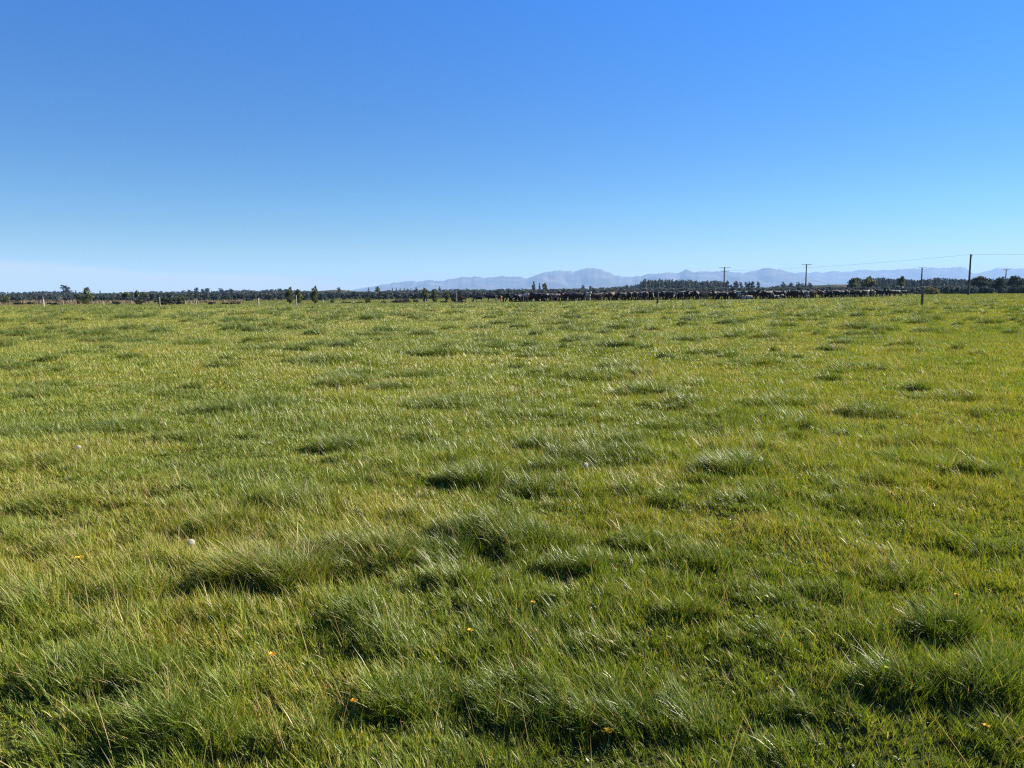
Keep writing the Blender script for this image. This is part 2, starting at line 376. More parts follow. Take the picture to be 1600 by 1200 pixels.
# long loose dry stalks
stalk = R() < 0.0012; length = np.where(stalk & (by < 40), 0.22 + 0.1 * R(), length); width = np.where(stalk, width * 0.6, width); tint = np.where(stalk, 0.93, tint)
root_z = ground_z(bx, by) - 0.006 + mound(tus, bx, by)
broad = (R() < 0.045) & (by < 20) & ~stalk & ~dead          # clover and other broad leaves among the grass
width = np.where(broad, width * 3.6, width); length = np.where(broad, 0.025 + 0.35 * length, length); a0 = np.where(broad, a0 + 0.7, a0).astype(np.float32); tint = np.where(broad, 0.18 + 0.25 * R(), tint)
twist = 0.9 * G()
print('BLADES', NB)

def blades(sel, segs):
    n = len(sel); x, y, z = bx[sel], by[sel], root_z[sel]
    L_, W_, A, B, TH = length[sel], width[sel], a0[sel], bend[sel], theta[sel]
    dx, dy = np.cos(TH), np.sin(TH)
    tw = TH + math.pi / 2 + twist[sel] * 0.9
    wx, wy = np.cos(tw), np.sin(tw); wz = 0.35 * np.sin(twist[sel])
    P = np.zeros((n, 2 * segs + 1, 3), np.float32)
    h = np.zeros(n); zz = np.zeros(n)
    for s in range(segs + 1):
        t = s / segs
        if s > 0:
            angv = A + B * (t - 0.5 / segs); h = h + np.sin(angv) * L_ / segs; zz = zz + np.cos(angv) * L_ / segs
        cx, cyy, cz = x + dx * h, y + dy * h, z + zz
        if s < segs:
            hwid = 0.5 * W_ * (1.0 - 0.75 * t * t) * (0.8 if s == 0 else 1.0)
            P[:, 2 * s, :] = np.stack([cx - wx * hwid, cyy - wy * hwid, cz - wz * hwid], -1)
            P[:, 2 * s + 1, :] = np.stack([cx + wx * hwid, cyy + wy * hwid, cz + wz * hwid], -1)
        else:
            P[:, 2 * s, :] = np.stack([cx, cyy, cz], -1)
    base = np.arange(n)[:, None] * (2 * segs + 1)
    pat = []; st = []; c = 0
    for s in range(segs - 1):
        pat += [2 * s, 2 * s + 1, 2 * s + 3, 2 * s + 2]; st.append(c); c += 4
    s = segs - 1; pat += [2 * s, 2 * s + 1, 2 * s + 2]; st.append(c); c += 3
    loops = (base + np.array(pat)[None, :]).ravel(); starts = (np.arange(n)[:, None] * c + np.array(st)[None, :]).ravel()
    return P.reshape(-1, 3), loops, starts, np.repeat(tint[sel], segs)
idx = np.arange(NB)
parts = [blades(idx[by < 6.5], 3), blades(idx[(by >= 6.5) & (by < 22)], 2), blades(idx[by >= 22], 1)]
Vs, Ls, Ss, As = [], [], [], []; vo = lo = 0
for V_, l_, s_, a_ in parts:
    Vs.append(V_); Ls.append(l_ + vo); Ss.append(s_ + lo); As.append(a_); vo += len(V_); lo += len(l_)
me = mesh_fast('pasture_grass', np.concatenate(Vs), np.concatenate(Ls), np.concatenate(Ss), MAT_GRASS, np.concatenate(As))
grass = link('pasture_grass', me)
tag(grass, 'long green and yellowish pasture grass with darker tussocks covering the paddock', 'grass', kind='stuff')
del Vs, Ls, Ss, As, parts
NEAR_X, NEAR_Y, NEAR_TOP = bx[by < 12], by[by < 12], (root_z + 0.8 * length)[by < 12]

# ------------------------------------------------------------------ mountains, terrace and haze
def terrain_mat(name, c1, c2, c3, scale):
    m, nt = new_mat(name)
    f = noise(nt, scale, 8.0)
    b = N(nt, 'ShaderNodeBsdfDiffuse'); L(nt, ramp(nt, f, [(0.35, c1), (0.5, c2), (0.68, c3)]), b.inputs[0])
    o = N(nt, 'ShaderNodeOutputMaterial'); L(nt, b.outputs[0], o.inputs[0]); return m
def mountain_range(name, sky_px, D, mat, depth, seed, nx=520, ny=47, rough=1.0):
    """real relief: a ridge whose crest stands at depth D, spurs running toward the viewer"""
    kf = D / 32000.0
    pxs = np.array([p for p, _ in sky_px]); pys = np.array([q for _, q in sky_px])
    px = np.linspace(pxs[0], pxs[-1], nx)
    crest = np.interp(px, pxs, pys)
    sm = np.convolve(np.pad(crest, 2, 'edge'), [0, .1, .8, .1, 0], 'valid')
    hz = np.array([H + (ray(a, b)[2]) * D for a, b in zip(px, sm)]); hz = hz + D / F * 1.9 * (vnoise(px, px * 0, 7, seed) + .6 * vnoise(px, px * 0, 3, seed + 2) - 0.8) * sstep((hz - 100 * kf) / (300 * kf)); hz = np.maximum(hz, 5.0)
    ax = np.array([ray(a, 450)[0] for a in px])
    V = []; t = np.linspace(-1, 1, ny)
    for j in range(ny):
        Dj = D + t[j] * depth
        env = (1 - abs(t[j])) ** 0.85 if t[j] < 0 else (1 - t[j]) ** 1.2
        xs = ax * Dj
        n1 = np.abs(vnoise(xs + 900 * kf * vnoise(xs, np.full(nx, Dj), 2600 * kf, seed + 4), np.full(nx, Dj) * 0.35, 1500 * kf, seed) - 0.5) * 2
        n2 = np.abs(vnoise(xs, np.full(nx, Dj) * 0.45, 620 * kf, seed + 1) - 0.5) * 2
        sp = (0.62 * (n1 - 0.35) + 0.30 * (n2 - 0.35)) * rough * abs(t[j]) * 1.3 * np.minimum(1, (1 - abs(t[j])) * 2.5)
        z = hz * np.clip(env + sp * 0.8, -0.02, 0.985 if j != ny // 2 else 2)
        if abs(t[j]) < 1.0 / ny: z = hz
        z = np.maximum(z, -3 if abs(t[j]) > 0.98 else 2)
        V.append(np.stack([xs, np.full(nx, Dj), z], -1))
    V = np.concatenate(V)
    a = np.arange(ny - 1)[:, None] * nx + np.arange(nx - 1)[None, :]
    q = np.stack([a, a + 1, a + nx + 1, a + nx], -1).reshape(-1, 4)
    me = mesh_fast(name, V, q.ravel(), np.arange(len(q)) * 4, mat)
    me.polygons.foreach_set('use_smooth', np.ones(len(q), bool))
    return tag(link(name, me), kind='structure')
MM = terrain_mat('mountain_tussock', (0.035, 0.038, 0.030), (0.07, 0.065, 0.05), (0.13, 0.12, 0.10), 0.0027)
mountain_range('mountains', [(530, 457), (560, 451), (590, 446), (605, 443), (620, 441), (637, 438.5), (650, 439.5), (663, 439), (672, 437.5), (688, 439.5), (700, 437), (722, 432.5), (735, 433), (742, 432.3),
  (760, 434), (785, 431.8), (803, 432), (822, 434.5), (838, 429), (858, 423.5), (885, 422.8), (897, 424), (912, 421), (922, 419), (929, 418), (940, 421.5), (952, 426), (962, 431.5), (975, 431.5),
  (985, 432.3), (1000, 431.5), (1020, 427.5), (1045, 425.5), (1062, 426), (1071, 422), (1083, 425), (1105, 424), (1118, 423.3), (1135, 424.5), (1160, 426.5), (1180, 423.5), (1192, 419.5), (1205, 418.8), (1220, 422),
  (1236, 426.5), (1250, 431), (1270, 436), (1300, 440), (1340, 447), (1400, 455)], 14000, MM, 2300, 3)
mountain_range('distant_mountains', [(1130, 452), (1190, 436), (1225, 430), (1240, 427), (1252, 425.5), (1265, 426.5), (1275, 425), (1285, 426), (1302, 423.5), (1318, 424.5), (1330, 424), (1341, 421.5), (1360, 422.5), (1380, 422),
  (1412, 420.5), (1430, 419.7), (1440, 420.5), (1456, 416.8), (1468, 419), (1475, 417.8), (1486, 418.5), (1496, 416.3), (1506, 418.5), (1517, 426), (1525, 427.5), (1538, 424), (1552, 419.5), (1565, 418.5), (1585, 420), (1600, 420), (1660, 424), (1760, 432)],
  16600, MM, 1850, 9)
# long low river terrace behind the paddock (grassy, brown where it is scrub)
MT = terrain_mat('terrace_scrub', (0.030, 0.034, 0.016), (0.060, 0.052, 0.026), (0.11, 0.085, 0.045), 0.02)
def strip(name, prof, D, depth, mat):
    px = np.linspace(prof[0][0], prof[-1][0], 260); py = np.interp(px, [p for p, _ in prof], [q for _, q in prof]) + 0.5 * (vnoise(px, px * 0, 14, 5) - 0.5)
    V = []
    for j, (dd, k) in enumerate(((-depth, -0.02), (-depth * 0.45, 0.55), (0, 1.0), (depth, 0.9), (depth * 2.5, -0.02))):
        for a, b in zip(px, py):
            v = ray(a, b); h = H + v[2] * D; x = v[0] * (D + dd); V.append((x, D + dd, -0.5 + (h + 0.5) * k if k > 0 else -1.2))
    n = len(px); a = np.arange(4)[:, None] * n + np.arange(n - 1)[None, :]; q = np.stack([a, a + 1, a + n + 1, a + n], -1).reshape(-1, 4)
    return tag(link(name, mesh_fast(name, V, q.ravel(), np.arange(len(q)) * 4, mat)), kind='structure')
strip('river_terrace', [(-250, 461), (0, 459.5), (140, 459), (190, 459.2), (300, 458), (400, 457.5), (490, 455.5), (500, 454.3), (524, 452.6), (536, 453), (560, 455.5), (640, 455), (800, 454), (940, 452.5), (1000, 450), (1180, 449.5), (1215, 448.5),
   (1268, 446.5), (1300, 444.8), (1322, 444.5), (1380, 445.5), (1500, 447.5), (1850, 446)], 1250, 60, MT)

hz_m, nt = new_mat('haze_air')
pv = N(nt, 'ShaderNodeVolumePrincipled'); pv.inputs['Density'].default_value = HAZE_DENSITY; pv.inputs['Density Attribute'].default_value = ''
pv.inputs['Color'].default_value = (0.37, 0.60, 0.98, 1); pv.inputs['Anisotropy'].default_value = 0.0
ho = N(nt, 'ShaderNodeOutputMaterial'); L(nt, pv.outputs[0], ho.inputs['Volume'])
try: hz_m.cycles.homogeneous_volume = True
except Exception: pass
hb = MB(); hb.box((0, 7000, 277), (60000, 26000, 562)); tag(hb.build('haze', hz_m), 'thin bluish haze in front of the mountains', 'haze', kind='stuff')

# ------------------------------------------------------------------ trees
M_BARK = simple_mat('bark', (0.055, 0.042, 0.030), (0.12, 0.095, 0.07), 14.0, 0.95)
M_PALEBARK = simple_mat('pale_bark', (0.22, 0.19, 0.15), (0.36, 0.32, 0.26), 14.0, 0.95)
M_PINE = leaf_mat('pine_needles', (0.050, 0.068, 0.072), (0.108, 0.130, 0.112), 0.25)  # bluish cast of distant haze mixed into the needle colour
M_NATIVE = leaf_mat('evergreen_leaves', (0.058, 0.080, 0.026), (0.15, 0.155, 0.046), 0.38)
M_OLIVE = leaf_mat('olive_leaves', (0.085, 0.090, 0.026), (0.20, 0.18, 0.05), 0.3)
M_RUSSET = leaf_mat('russet_leaves', (0.060, 0.036, 0.020), (0.13, 0.085, 0.04), 0.25)
M_DARKBUSH = leaf_mat('dark_leaves', (0.026, 0.038, 0.020), (0.064, 0.074, 0.034), 0.2)
M_TWIG = leaf_mat('bare_twigs', (0.16, 0.13, 0.10), (0.30, 0.26, 0.21), 0.1)
M_REED = leaf_mat('dry_reeds', (0.11, 0.085, 0.045), (0.26, 0.20, 0.115), 0.3)

def leaf_quads(C, size, rng, flat=0.0, aspect=1.6):
    n = len(C); nrm = rng.standard_normal((n, 3)); nrm[:, 2] += flat * np.sign(nrm[:, 2]); nrm /= np.linalg.norm(nrm, axis=1, keepdims=True)
    a = rng.standard_normal((n, 3)); u = np.cross(nrm, a); u /= np.linalg.norm(u, axis=1, keepdims=True); w = np.cross(nrm, u)
    s = (size * np.exp(0.35 * rng.standard_normal(n)))[:, None]; u = u * s * 0.5 * aspect; w = w * s * 0.5
    j = 0.3 * rng.standard_normal((n, 4, 1))
    return np.stack([C - u * (1 + j[:, 0]), C - w * (1 + j[:, 1]), C + u * (1 + j[:, 2]), C + w * (1 + j[:, 3])], 1)
def clusters(spec, n, rng):
    """spec: list of (centre, radii); points biased to the shells of the clusters"""
    vol = np.array([r[0] * r[1] * r[2] for _, r in spec]) ** 0.75; cnt = np.maximum(4, (n * vol / vol.sum()).astype(int)); out = []
    for (c, r), k in zip(spec, cnt):
        d = rng.standard_normal((k, 3)); d /= np.linalg.norm(d, axis=1, keepdims=True)
        rr = rng.random((k, 1)) ** 0.45; out.append(np.array(c) + d * rr * np.array(r))
    return np.concatenate(out)
def crown_points(kind, rng, n):
    sp = []
    if kind == 'pine':
        z = 0.30 + 0.12 * rng.random()
        while z < 0.97:
            t = (z - 0.3) / 0.7; w = 0.42 * (1 - t ** 2.2) * (0.55 + 0.7 * rng.random()) + 0.07
            for _ in range(rng.integers(2, 4)):
                an = rng.random() * 6.28; rr = w * (0.3 + 0.5 * rng.random()); sp.append(((rr * math.cos(an), rr * math.sin(an), z + 0.03 * rng.standard_normal()), (0.55 * w + .03, 0.55 * w + .03, 0.045 + 0.03 * rng.random())))
            z += 0.055 + 0.07 * rng.random()
    elif kind == 'cone':
        z = 0.06
        while z < 0.99:
            w = 0.46 * (1 - z) ** 0.8 * (0.8 + 0.35 * rng.random()) + 0.03
            for k in range(5):
                an = rng.random() * 6.28; sp.append(((0.5 * w * math.cos(an), 0.5 * w * math.sin(an), z), (0.55 * w, 0.55 * w, 0.05)))
            z += 0.06
    elif kind == 'oval':
        for _ in range(26):
            z = 0.14 + 0.80 * rng.random(); t = (z - 0.1) / 0.9; w = 0.45 * math.sin(math.pi * min(1, t * 0.93 + 0.08)) ** 0.6
            an = rng.random() * 6.28; rr = w * 0.75 * math.sqrt(rng.random()); s = 0.10 + 0.10 * rng.random(); sp.append(((rr * math.cos(an), rr * math.sin(an), z), (s * 1.2, s * 1.2, s * 0.7)))
    elif kind == 'round':
        for _ in range(30):
            an = rng.random() * 6.28; rr = 0.40 * math.sqrt(rng.random()); z = 0.34 + 0.56 * rng.random() * math.sqrt(max(0.05, 1 - (rr / 0.5) ** 2)); s = 0.09 + 0.10 * rng.random()
            sp.append(((rr * math.cos(an), rr * math.sin(an), z), (s * 1.2, s * 1.2, s * 0.8)))
    elif kind == 'bush':
        for _ in range(24):
            an = rng.random() * 6.28; rr = 0.42 * math.sqrt(rng.random()); z = 0.08 + 0.80 * rng.random() * math.sqrt(max(0.05, 1 - (rr / 0.5) ** 2)); s = 0.09 + 0.09 * rng.random()
            sp.append(((rr * math.cos(an), rr * math.sin(an), z), (s * 1.3, s * 1.3, s)))
    elif kind == 'cabbage':
        for _ in range(3):
            an = rng.random() * 6.28; sp.append(((0.22 * math.cos(an), 0.22 * math.sin(an), 0.66 + 0.16 * rng.random()), (0.26, 0.26, 0.17)))
        sp.append(((0, 0, 0.84), (0.26, 0.26, 0.15)))
    return clusters(sp, n, rng)
LEAFN = {'pine': (620, 0.075, 1.0), 'cone': (620, 0.065, 0.8), 'oval': (1000, 0.070, 0.0), 'round': (1000, 0.065, 0.0), 'bush': (700, 0.085, 0.0), 'cabbage': (420, 0.075, 0.0)}
KMAT = {'pine': M_PINE, 'cone': M_PINE, 'oval': M_NATIVE, 'round': M_NATIVE, 'bush': M_NATIVE, 'cabbage': M_NATIVE, 'bare': M_TWIG}
def trunk_mesh(name, kind, rng, mat):
    m = MB(); top = {'pine': .93, 'cone': .95, 'oval': .7, 'round': .6, 'bush': .35, 'cabbage': .74, 'bare': .8}[kind]; r = {'pine': .022, 'cone': .02, 'oval': .03, 'round': .035, 'bush': .03, 'cabbage': .035, 'bare': .028}[kind]
    pts = [(0.02 * rng.standard_normal() * (k > 0), 0.02 * rng.standard_normal() * (k > 0), -0.02 + (top + .02) * k / 5) for k in range(6)]
    m.tube(pts, [r * (1.35 - 0.2 * k) for k in range(6)], 7)
    for _ in range({'pine': 8, 'cone': 8, 'oval': 6, 'round': 8, 'bush': 5, 'cabbage': 3, 'bare': 12}[kind]):
        k = rng.integers(1, 5) if kind != 'bush' else rng.integers(0, 3); p = np.array(pts[k]); an = rng.random() * 6.28; ln = (0.18 + 0.16 * rng.random())
        q = p + np.array([math.cos(an), math.sin(an), 0.55 + 0.5 * rng.random()]) * ln
        m.tube([p, 0.5 * (p + q) + [0, 0, -0.01], q], [r * 0.45, r * 0.3, r * 0.12], 5)
    return mesh_np(name, m.V, m.Fc, mat)
TREE_LIB = {}
def tree_meshes(kind, mat, variant):
    key = (kind, mat.name, variant)
    if key not in TREE_LIB:
        rng = np.random.default_rng(100 + variant * 17 + sum(map(ord, kind)))
        if kind == 'bare':
            Q = []
            for _ in range(240):
                z = 0.2 + 0.5 * rng.random(); an = rng.random() * 6.28; rr = 0.30 * rng.random(); p = np.array([rr * math.cos(an), rr * math.sin(an), z]); d = np.array([0.35 * math.cos(an) + .1 * rng.standard_normal(), 0.35 * math.sin(an) + .1 * rng.standard_normal(), 1]) * (0.12 + 0.15 * rng.random()); w = np.cross(d, rng.standard_normal(3)); w *= 0.008 / np.linalg.norm(w)
                Q.append([p - w, p + w, p + d + w * .3, p + d - w * .3])
            Q = np.array(Q)
        else:
            n, s, fl = LEAFN[kind]; Q = leaf_quads(crown_points(kind, rng, n), s, rng, fl)
        TREE_LIB[key] = (Q, quads_mesh('crown', Q, mat), trunk_mesh('trunk', kind, rng, M_PALEBARK if kind in ('bare',) else M_BARK))
    return TREE_LIB[key]
TNAME = {'pine': ('pine_tree', 'tree'), 'cone': ('conifer_tree', 'tree'), 'oval': ('evergreen_tree', 'tree'), 'round': ('broadleaf_tree', 'tree'), 'bush': ('shrub', 'shrub'), 'cabbage': ('cabbage_tree', 'tree'), 'bare': ('bare_tree', 'tree')}
def tree(kind, px, top, wpx, D, label, mat=None, group=None, base=None):
    mat = mat or KMAT[kind]; v = int(px * 7) % 4
    if base is not None:
        p = on_ground(px, base); D = p[1]
    else: p = at_depth(px, D)
    h = max(0.3, height_from(px, top, p[1], p[2])); w = wpx * D / F
    Q, cm, tm = tree_meshes(kind, mat, v)
    nm, cat = TNAME[kind]
    wx = w / {'pine': .85, 'cone': .85, 'oval': .95, 'round': .95, 'bush': 1.0, 'cabbage': .95, 'bare': .7}[kind]
    r = empty(nm, tuple(p), (px * 2.39) % 6.28, (wx, wx, h))
    link('trunk', tm, r); link('crown', cm, r)
    tag(r, label, cat, group)
    return r
EDGE = 'trees and shrubs along the far edge of the paddock'; SKYL = 'trees rising above the far wood'
# left side; the low dark shrubs also draw in the bank's shadow line
tree('bush', 9, 461, 14, 0, 'round dark green shrub at the far left end of the paddock edge', base=475.5, group=EDGE)
tree('bush', 30, 471.5, 16, 0, 'low dark shrub left of the leftmost fence post', M_DARKBUSH, base=475.8, group=EDGE)
tree('bush', 47, 471, 12, 0, 'small dark shrub just left of the leftmost fence post', M_DARKBUSH, base=476, group=EDGE)
tree('bush', 83, 472, 20, 0, 'flat dark shrub just right of the leftmost fence post', M_DARKBUSH, base=476.6, group=EDGE)
tree('bare', 95, 461, 8, 0, 'leafless pale grey sapling standing at the left paddock edge', base=477, group=EDGE)
tree('pine', 62, 455, 11, 820, 'dark rounded pine rising behind the leftmost fence post', group=SKYL)
tree('pine', 68, 455, 7, 830, 'narrow dark pine beside the rounded pine behind the leftmost post', group=SKYL)
tree('pine', 86, 454, 8, 820, 'small dark pine left of the tallest pine on the left', group=SKYL)
tree('pine', 101, 444.5, 17, 760, 'tallest layered pine on the left above the wood', group=SKYL)
tree('cone', 119, 453.5, 6, 800, 'small spire shaped conifer between the two tall left pines', group=SKYL)
tree('oval', 124, 459, 8, 0, 'slim olive green tree left of the bare-stemmed tall tree', M_OLIVE, base=475.6, group=EDGE)
tree('pine', 137, 448, 15, 0, 'tall tree with a bushy head above a bare brown stem at left', M_NATIVE, base=476.3, group=EDGE)
tree('bush', 134, 461, 11, 0, 'leafy shrub at the foot of the tall bare-stemmed tree', M_OLIVE, base=475.4, group=EDGE)
tree('cone', 157, 453.8, 5, 800, 'tiny lone spire conifer on the flat left skyline', group=SKYL)
tree('bush', 181, 470, 13, 0, 'low dark shrub left of the first cabbage tree', M_DARKBUSH, base=476, group=EDGE)
tree('cabbage', 197, 456, 14, 0, 'shaggy cabbage tree left of the grouped cabbage trees', base=475.5, group=EDGE)
tree('cabbage', 215, 453.5, 11, 0, 'tallest cabbage tree with a round dark head', base=475.6, group=EDGE)
tree('bush', 219, 465, 15, 0, 'dark rounded shrub at the foot of the tallest cabbage tree', M_DARKBUSH, base=476, group=EDGE)
tree('cabbage', 228, 456.5, 11, 0, 'cabbage tree with a drooping brown skirt right of the tallest one', M_OLIVE, base=475.6, group=EDGE)
tree('bush', 251, 464, 22, 0, 'wide dark shrub behind the thin white leaning post', M_DARKBUSH, base=476.2, group=EDGE)
tree('bush', 265, 463.5, 20, 0, 'dark shrub in the middle of the clump by the leaning post', M_DARKBUSH, base=476, group=EDGE)
tree('bush', 275, 461.5, 10, 0, 'upright green shrub right of the dark clump', base=475.5, group=EDGE)
tree('bush', 283.5, 459.5, 12, 0, 'tallest green shrub at the right end of the dark clump', base=475.4, group=EDGE)
tree('bush', 331, 471, 14, 0, 'low dark mound of shrub left of two brownish shrubs', M_DARKBUSH, base=475.6, group=EDGE)
tree('bush', 352, 472, 12, 0, 'low brownish shrub right of the mound shrub', M_RUSSET, base=475.4, group=EDGE)
tree('bush', 368, 470, 16, 0, 'wider russet shrub left of the short white post', M_RUSSET, base=475.2, group=EDGE)
for px, top, w, k, lb in ((287, 453.5, 9, 'pine', 'dark pine above the green shrubs at the right end of the clump'), (296, 453, 8, 'pine', 'dark pine second in the left pine row'), (308, 449.5, 9, 'pine', 'tall narrow pine with an open top third in the left pine row'),
   (317, 451, 8, 'pine', 'slim ragged pine fourth in the left pine row'), (325, 449.8, 13, 'pine', 'broadest pine in the middle of the left pine row'), (335, 455, 9, 'pine', 'low pine right of the broadest pine'), (345, 450, 12, 'pine', 'flat topped pine toward the right of the left pine row'),
   (355, 453, 11, 'pine', 'bushy pine right of the flat topped pine'), (361, 450.5, 9, 'pine', 'pale topped pine ending the left pine row'), (394, 453, 9, 'pine', 'small pine above the wood left of the short white post'),
   (415, 453, 9, 'pine', 'low pine right of the short white post'), (425, 451.5, 10, 'pine', 'rounded pine between the short post and the paired trees'), (438, 450.3, 13, 'pine', 'broad pine just left of the paired evergreen trees'),
   (530, 448.5, 8, 'pine', 'dark pine at the high right end of the terrace line'), (545, 453, 6, 'cone', 'small conifer between the terrace pine and the skyline spire'), (576, 449.5, 6, 'cone', 'pointed conifer left of the dark square topped pine'), (590, 447, 9, 'pine', 'dark square topped pine at the left foot of the mountains')):
    tree(k, px, top, w, 780, lb, group=SKYL)
tree('oval', 453, 449, 14, 0, 'upright evergreen tree, left one of the pair by the thin white post', base=474.5, group=EDGE)
tree('oval', 467.5, 451, 15, 0, 'upright evergreen tree, right one of the pair by the thin white post', base=474.8, group=EDGE)
tree('oval', 492.5, 447.5, 13, 0, 'lone lollipop shaped evergreen tree right of the paired trees', base=474, group=EDGE)
tree('bush', 493, 466, 6, 0, 'small tuft of leaves at the foot of the lone lollipop tree', base=474.2, group=EDGE)
tree('bush', 519.5, 466, 6, 0, 'small round shrub alone on the grass right of the lollipop tree', base=473.4, group=EDGE)
tree('bush', 541, 471.2, 17, 0, 'flat dark strip of shrub on the grass near the small round shrub', M_DARKBUSH, base=473.4, group=EDGE)
tree('bush', 562, 471.2, 11, 0, 'flat dark tuft left of the leafy shrub below the pointed conifer', M_DARKBUSH, base=473.2, group=EDGE)
tree('round', 559, 457.5, 13, 420, 'brown rounded tree behind the flat dark shrubs', M_RUSSET, group=EDGE)
tree('bush', 575.5, 462.5, 9, 0, 'leafy green shrub standing below the pointed conifer', base=473, group=EDGE)
tree('bush', 600, 470, 9, 0, 'small dark shrub below the dark square topped pine', M_DARKBUSH, base=473, group=EDGE)
for i, (px, lb) in enumerate(((613.5, 'first'), (619.5, 'second'), (625.5, 'third'), (632, 'fourth'), (637, 'fifth'), (642.5, 'sixth'))):
    tree('cone', px, 449.8 + (i > 3) * 1.2, 5, 640, f'{lb} from the left in the row of six pointed conifers', group='row of pointed conifers')
tree('pine', 650.5, 449.5, 8, 640, 'flat topped pine right of the row of six pointed conifers', group=SKYL)
tree('bush', 622, 465.5, 17, 0, 'pale greyish shrub below the row of pointed conifers', M_TWIG, base=472.6, group=EDGE)
tree('bush', 634, 465.5, 14, 0, 'brown shrub below the right end of the conifer row', M_RUSSET, base=472.4, group=EDGE)
tree('bush', 625, 469.8, 34, 0, 'long low dark shrub fronting the pale and brown shrubs', M_DARKBUSH, base=472.9, group=EDGE)
tree('bush', 650, 466, 9, 0, 'small green shrub left of the slender pale-stemmed trees', base=472.3, group=EDGE)
tree('oval', 664.5, 450, 11, 0, 'slender green tree, left one of the two right of the conifer row', base=473, group=EDGE)
tree('oval', 680, 451, 10, 0, 'slender green tree, right one of the two right of the conifer row', base=473, group=EDGE)
tree('pine', 687, 447.8, 5, 640, 'dark pine tip behind the right slender green tree', group=SKYL)
tree('oval', 698.5, 455.5, 10, 0, 'yellowish tree left of the grey fence post', M_OLIVE, base=472.5, group=EDGE)
tree('bush', 694, 469, 13, 0, 'dark shrub at the foot of the yellowish tree', M_DARKBUSH, base=472.7, group=EDGE)
tree('bush', 709, 463, 9, 0, 'dark upright shrub left of the grey fence post', M_DARKBUSH, base=472.6, group=EDGE)
tree('round', 721, 460, 14, 0, 'russet brown small tree right of the grey fence post', M_RUSSET, base=472.4, group=EDGE)
tree('bush', 719, 468.5, 14, 0, 'dark low shrub under the russet small tree', M_DARKBUSH, base=472.6, group=EDGE)
# centre
tree('round', 815, 449.8, 11, 600, 'flat dark tree left of the tall pointed conifer behind the herd', M_PINE, group=SKYL)
tree('cone', 834, 439.5, 10, 520, 'tallest pointed conifer behind the left part of the herd', group=SKYL)
tree('cone', 843, 442, 7, 520, 'narrow conifer right of the tallest pointed conifer', group=SKYL)
tree('oval', 851, 442.5, 9, 520, 'brownish tree right of the narrow conifer', M_RUSSET, group=SKYL)
tree('round', 881, 449.3, 9, 560, 'round dark tree left of the pine over the white cow', M_PINE, group=SKYL)
tree('pine', 911, 445.5, 9, 560, 'dark pine rising above the white cow', group=SKYL)
tree('oval', 924, 446, 9, 540, 'green pine shaped tree right of the pine over the white cow', M_NATIVE, group=SKYL)
for px, top, w, lb in ((1007, 435.5, 11, 'pine with a pointed top at the left end of the tall pine forest'), (1136, 439, 10, 'dark pine just right of the double armed power pole'), (1142, 444, 6, 'short pine between the pole pine and the open crowned pine'), (1149.5, 438.5, 11, 'open crowned pine in the thin row right of the double armed pole'),
    (1156.5, 440, 8, 'narrow pine right of the open crowned pine'), (1165, 440, 8, 'left pine of the close trio before the gap'), (1170, 439.5, 8, 'middle pine of the close trio before the gap'), (1175.5, 440, 9, 'right pine of the close trio before the gap'), (1184, 440.5, 7, 'lone lollipop pine in the gap right of the trio'),
    (1223, 440.5, 9, 'rounded pine left of the slender power pole'), (1235.5, 442, 7, 'small pine between the rounded pine and the slender pole'), (1247, 441, 9, 'bushy pine immediately left of the slender power pole'), (1264.5, 441, 8, 'dark pine immediately right of the slender power pole')):
    tree('pine', px, top, w, 620, lb, group=SKYL)
tree('oval', 1338, 434.8, 13, 520, 'bluish dark pine behind the left leafy tree at right', M_PINE, group=SKYL)
tree('oval', 1331, 435, 18, 0, 'smaller leafy tree behind the herd, left of the big leafy one', base=459.5, group=EDGE)
tree('oval', 1357, 432.5, 25, 0, 'big rounded leafy tree behind the right part of the herd', base=459.5, group=EDGE)
tree('oval', 1407, 432, 13, 0, 'yellow green upright tree beyond the right end of the herd', M_OLIVE, base=459, group=EDGE)
tree('bush', 1456, 446, 20, 0, 'rounded sunlit shrub right of the thick fence post', M_OLIVE, base=460, group=EDGE)
tree('bush', 1486, 451, 13, 0, 'small dark russet shrub left of the near power pole', M_RUSSET, base=459, group=EDGE)
tree('round', 1530, 431, 34, 0, 'wide spreading dark tree right of the near power pole', M_DARKBUSH, base=458.6, group=EDGE)
tree('bush', 1538, 446, 30, 0, 'dense dark bush under the wide spreading tree', M_DARKBUSH, base=458.7, group=EDGE)
tree('bush', 1516, 450, 13, 0, 'dark bush at the foot of the near power pole', M_DARKBUSH, base=458.5, group=EDGE)
tree('round', 1560, 433, 20, 250, 'dark tree left of the farthest right pole', M_DARKBUSH, group=EDGE)
tree('round', 1586, 430, 26, 260, 'dark spreading tree at the right edge of the view', M_DARKBUSH, group=EDGE)
tree('bush', 1592, 443, 28, 245, 'dark bush in front of the rightmost spreading tree', M_DARKBUSH, group=EDGE)
tree('pine', 1566, 431, 11, 270, 'ragged dark pine behind the farthest right pole', group=EDGE)

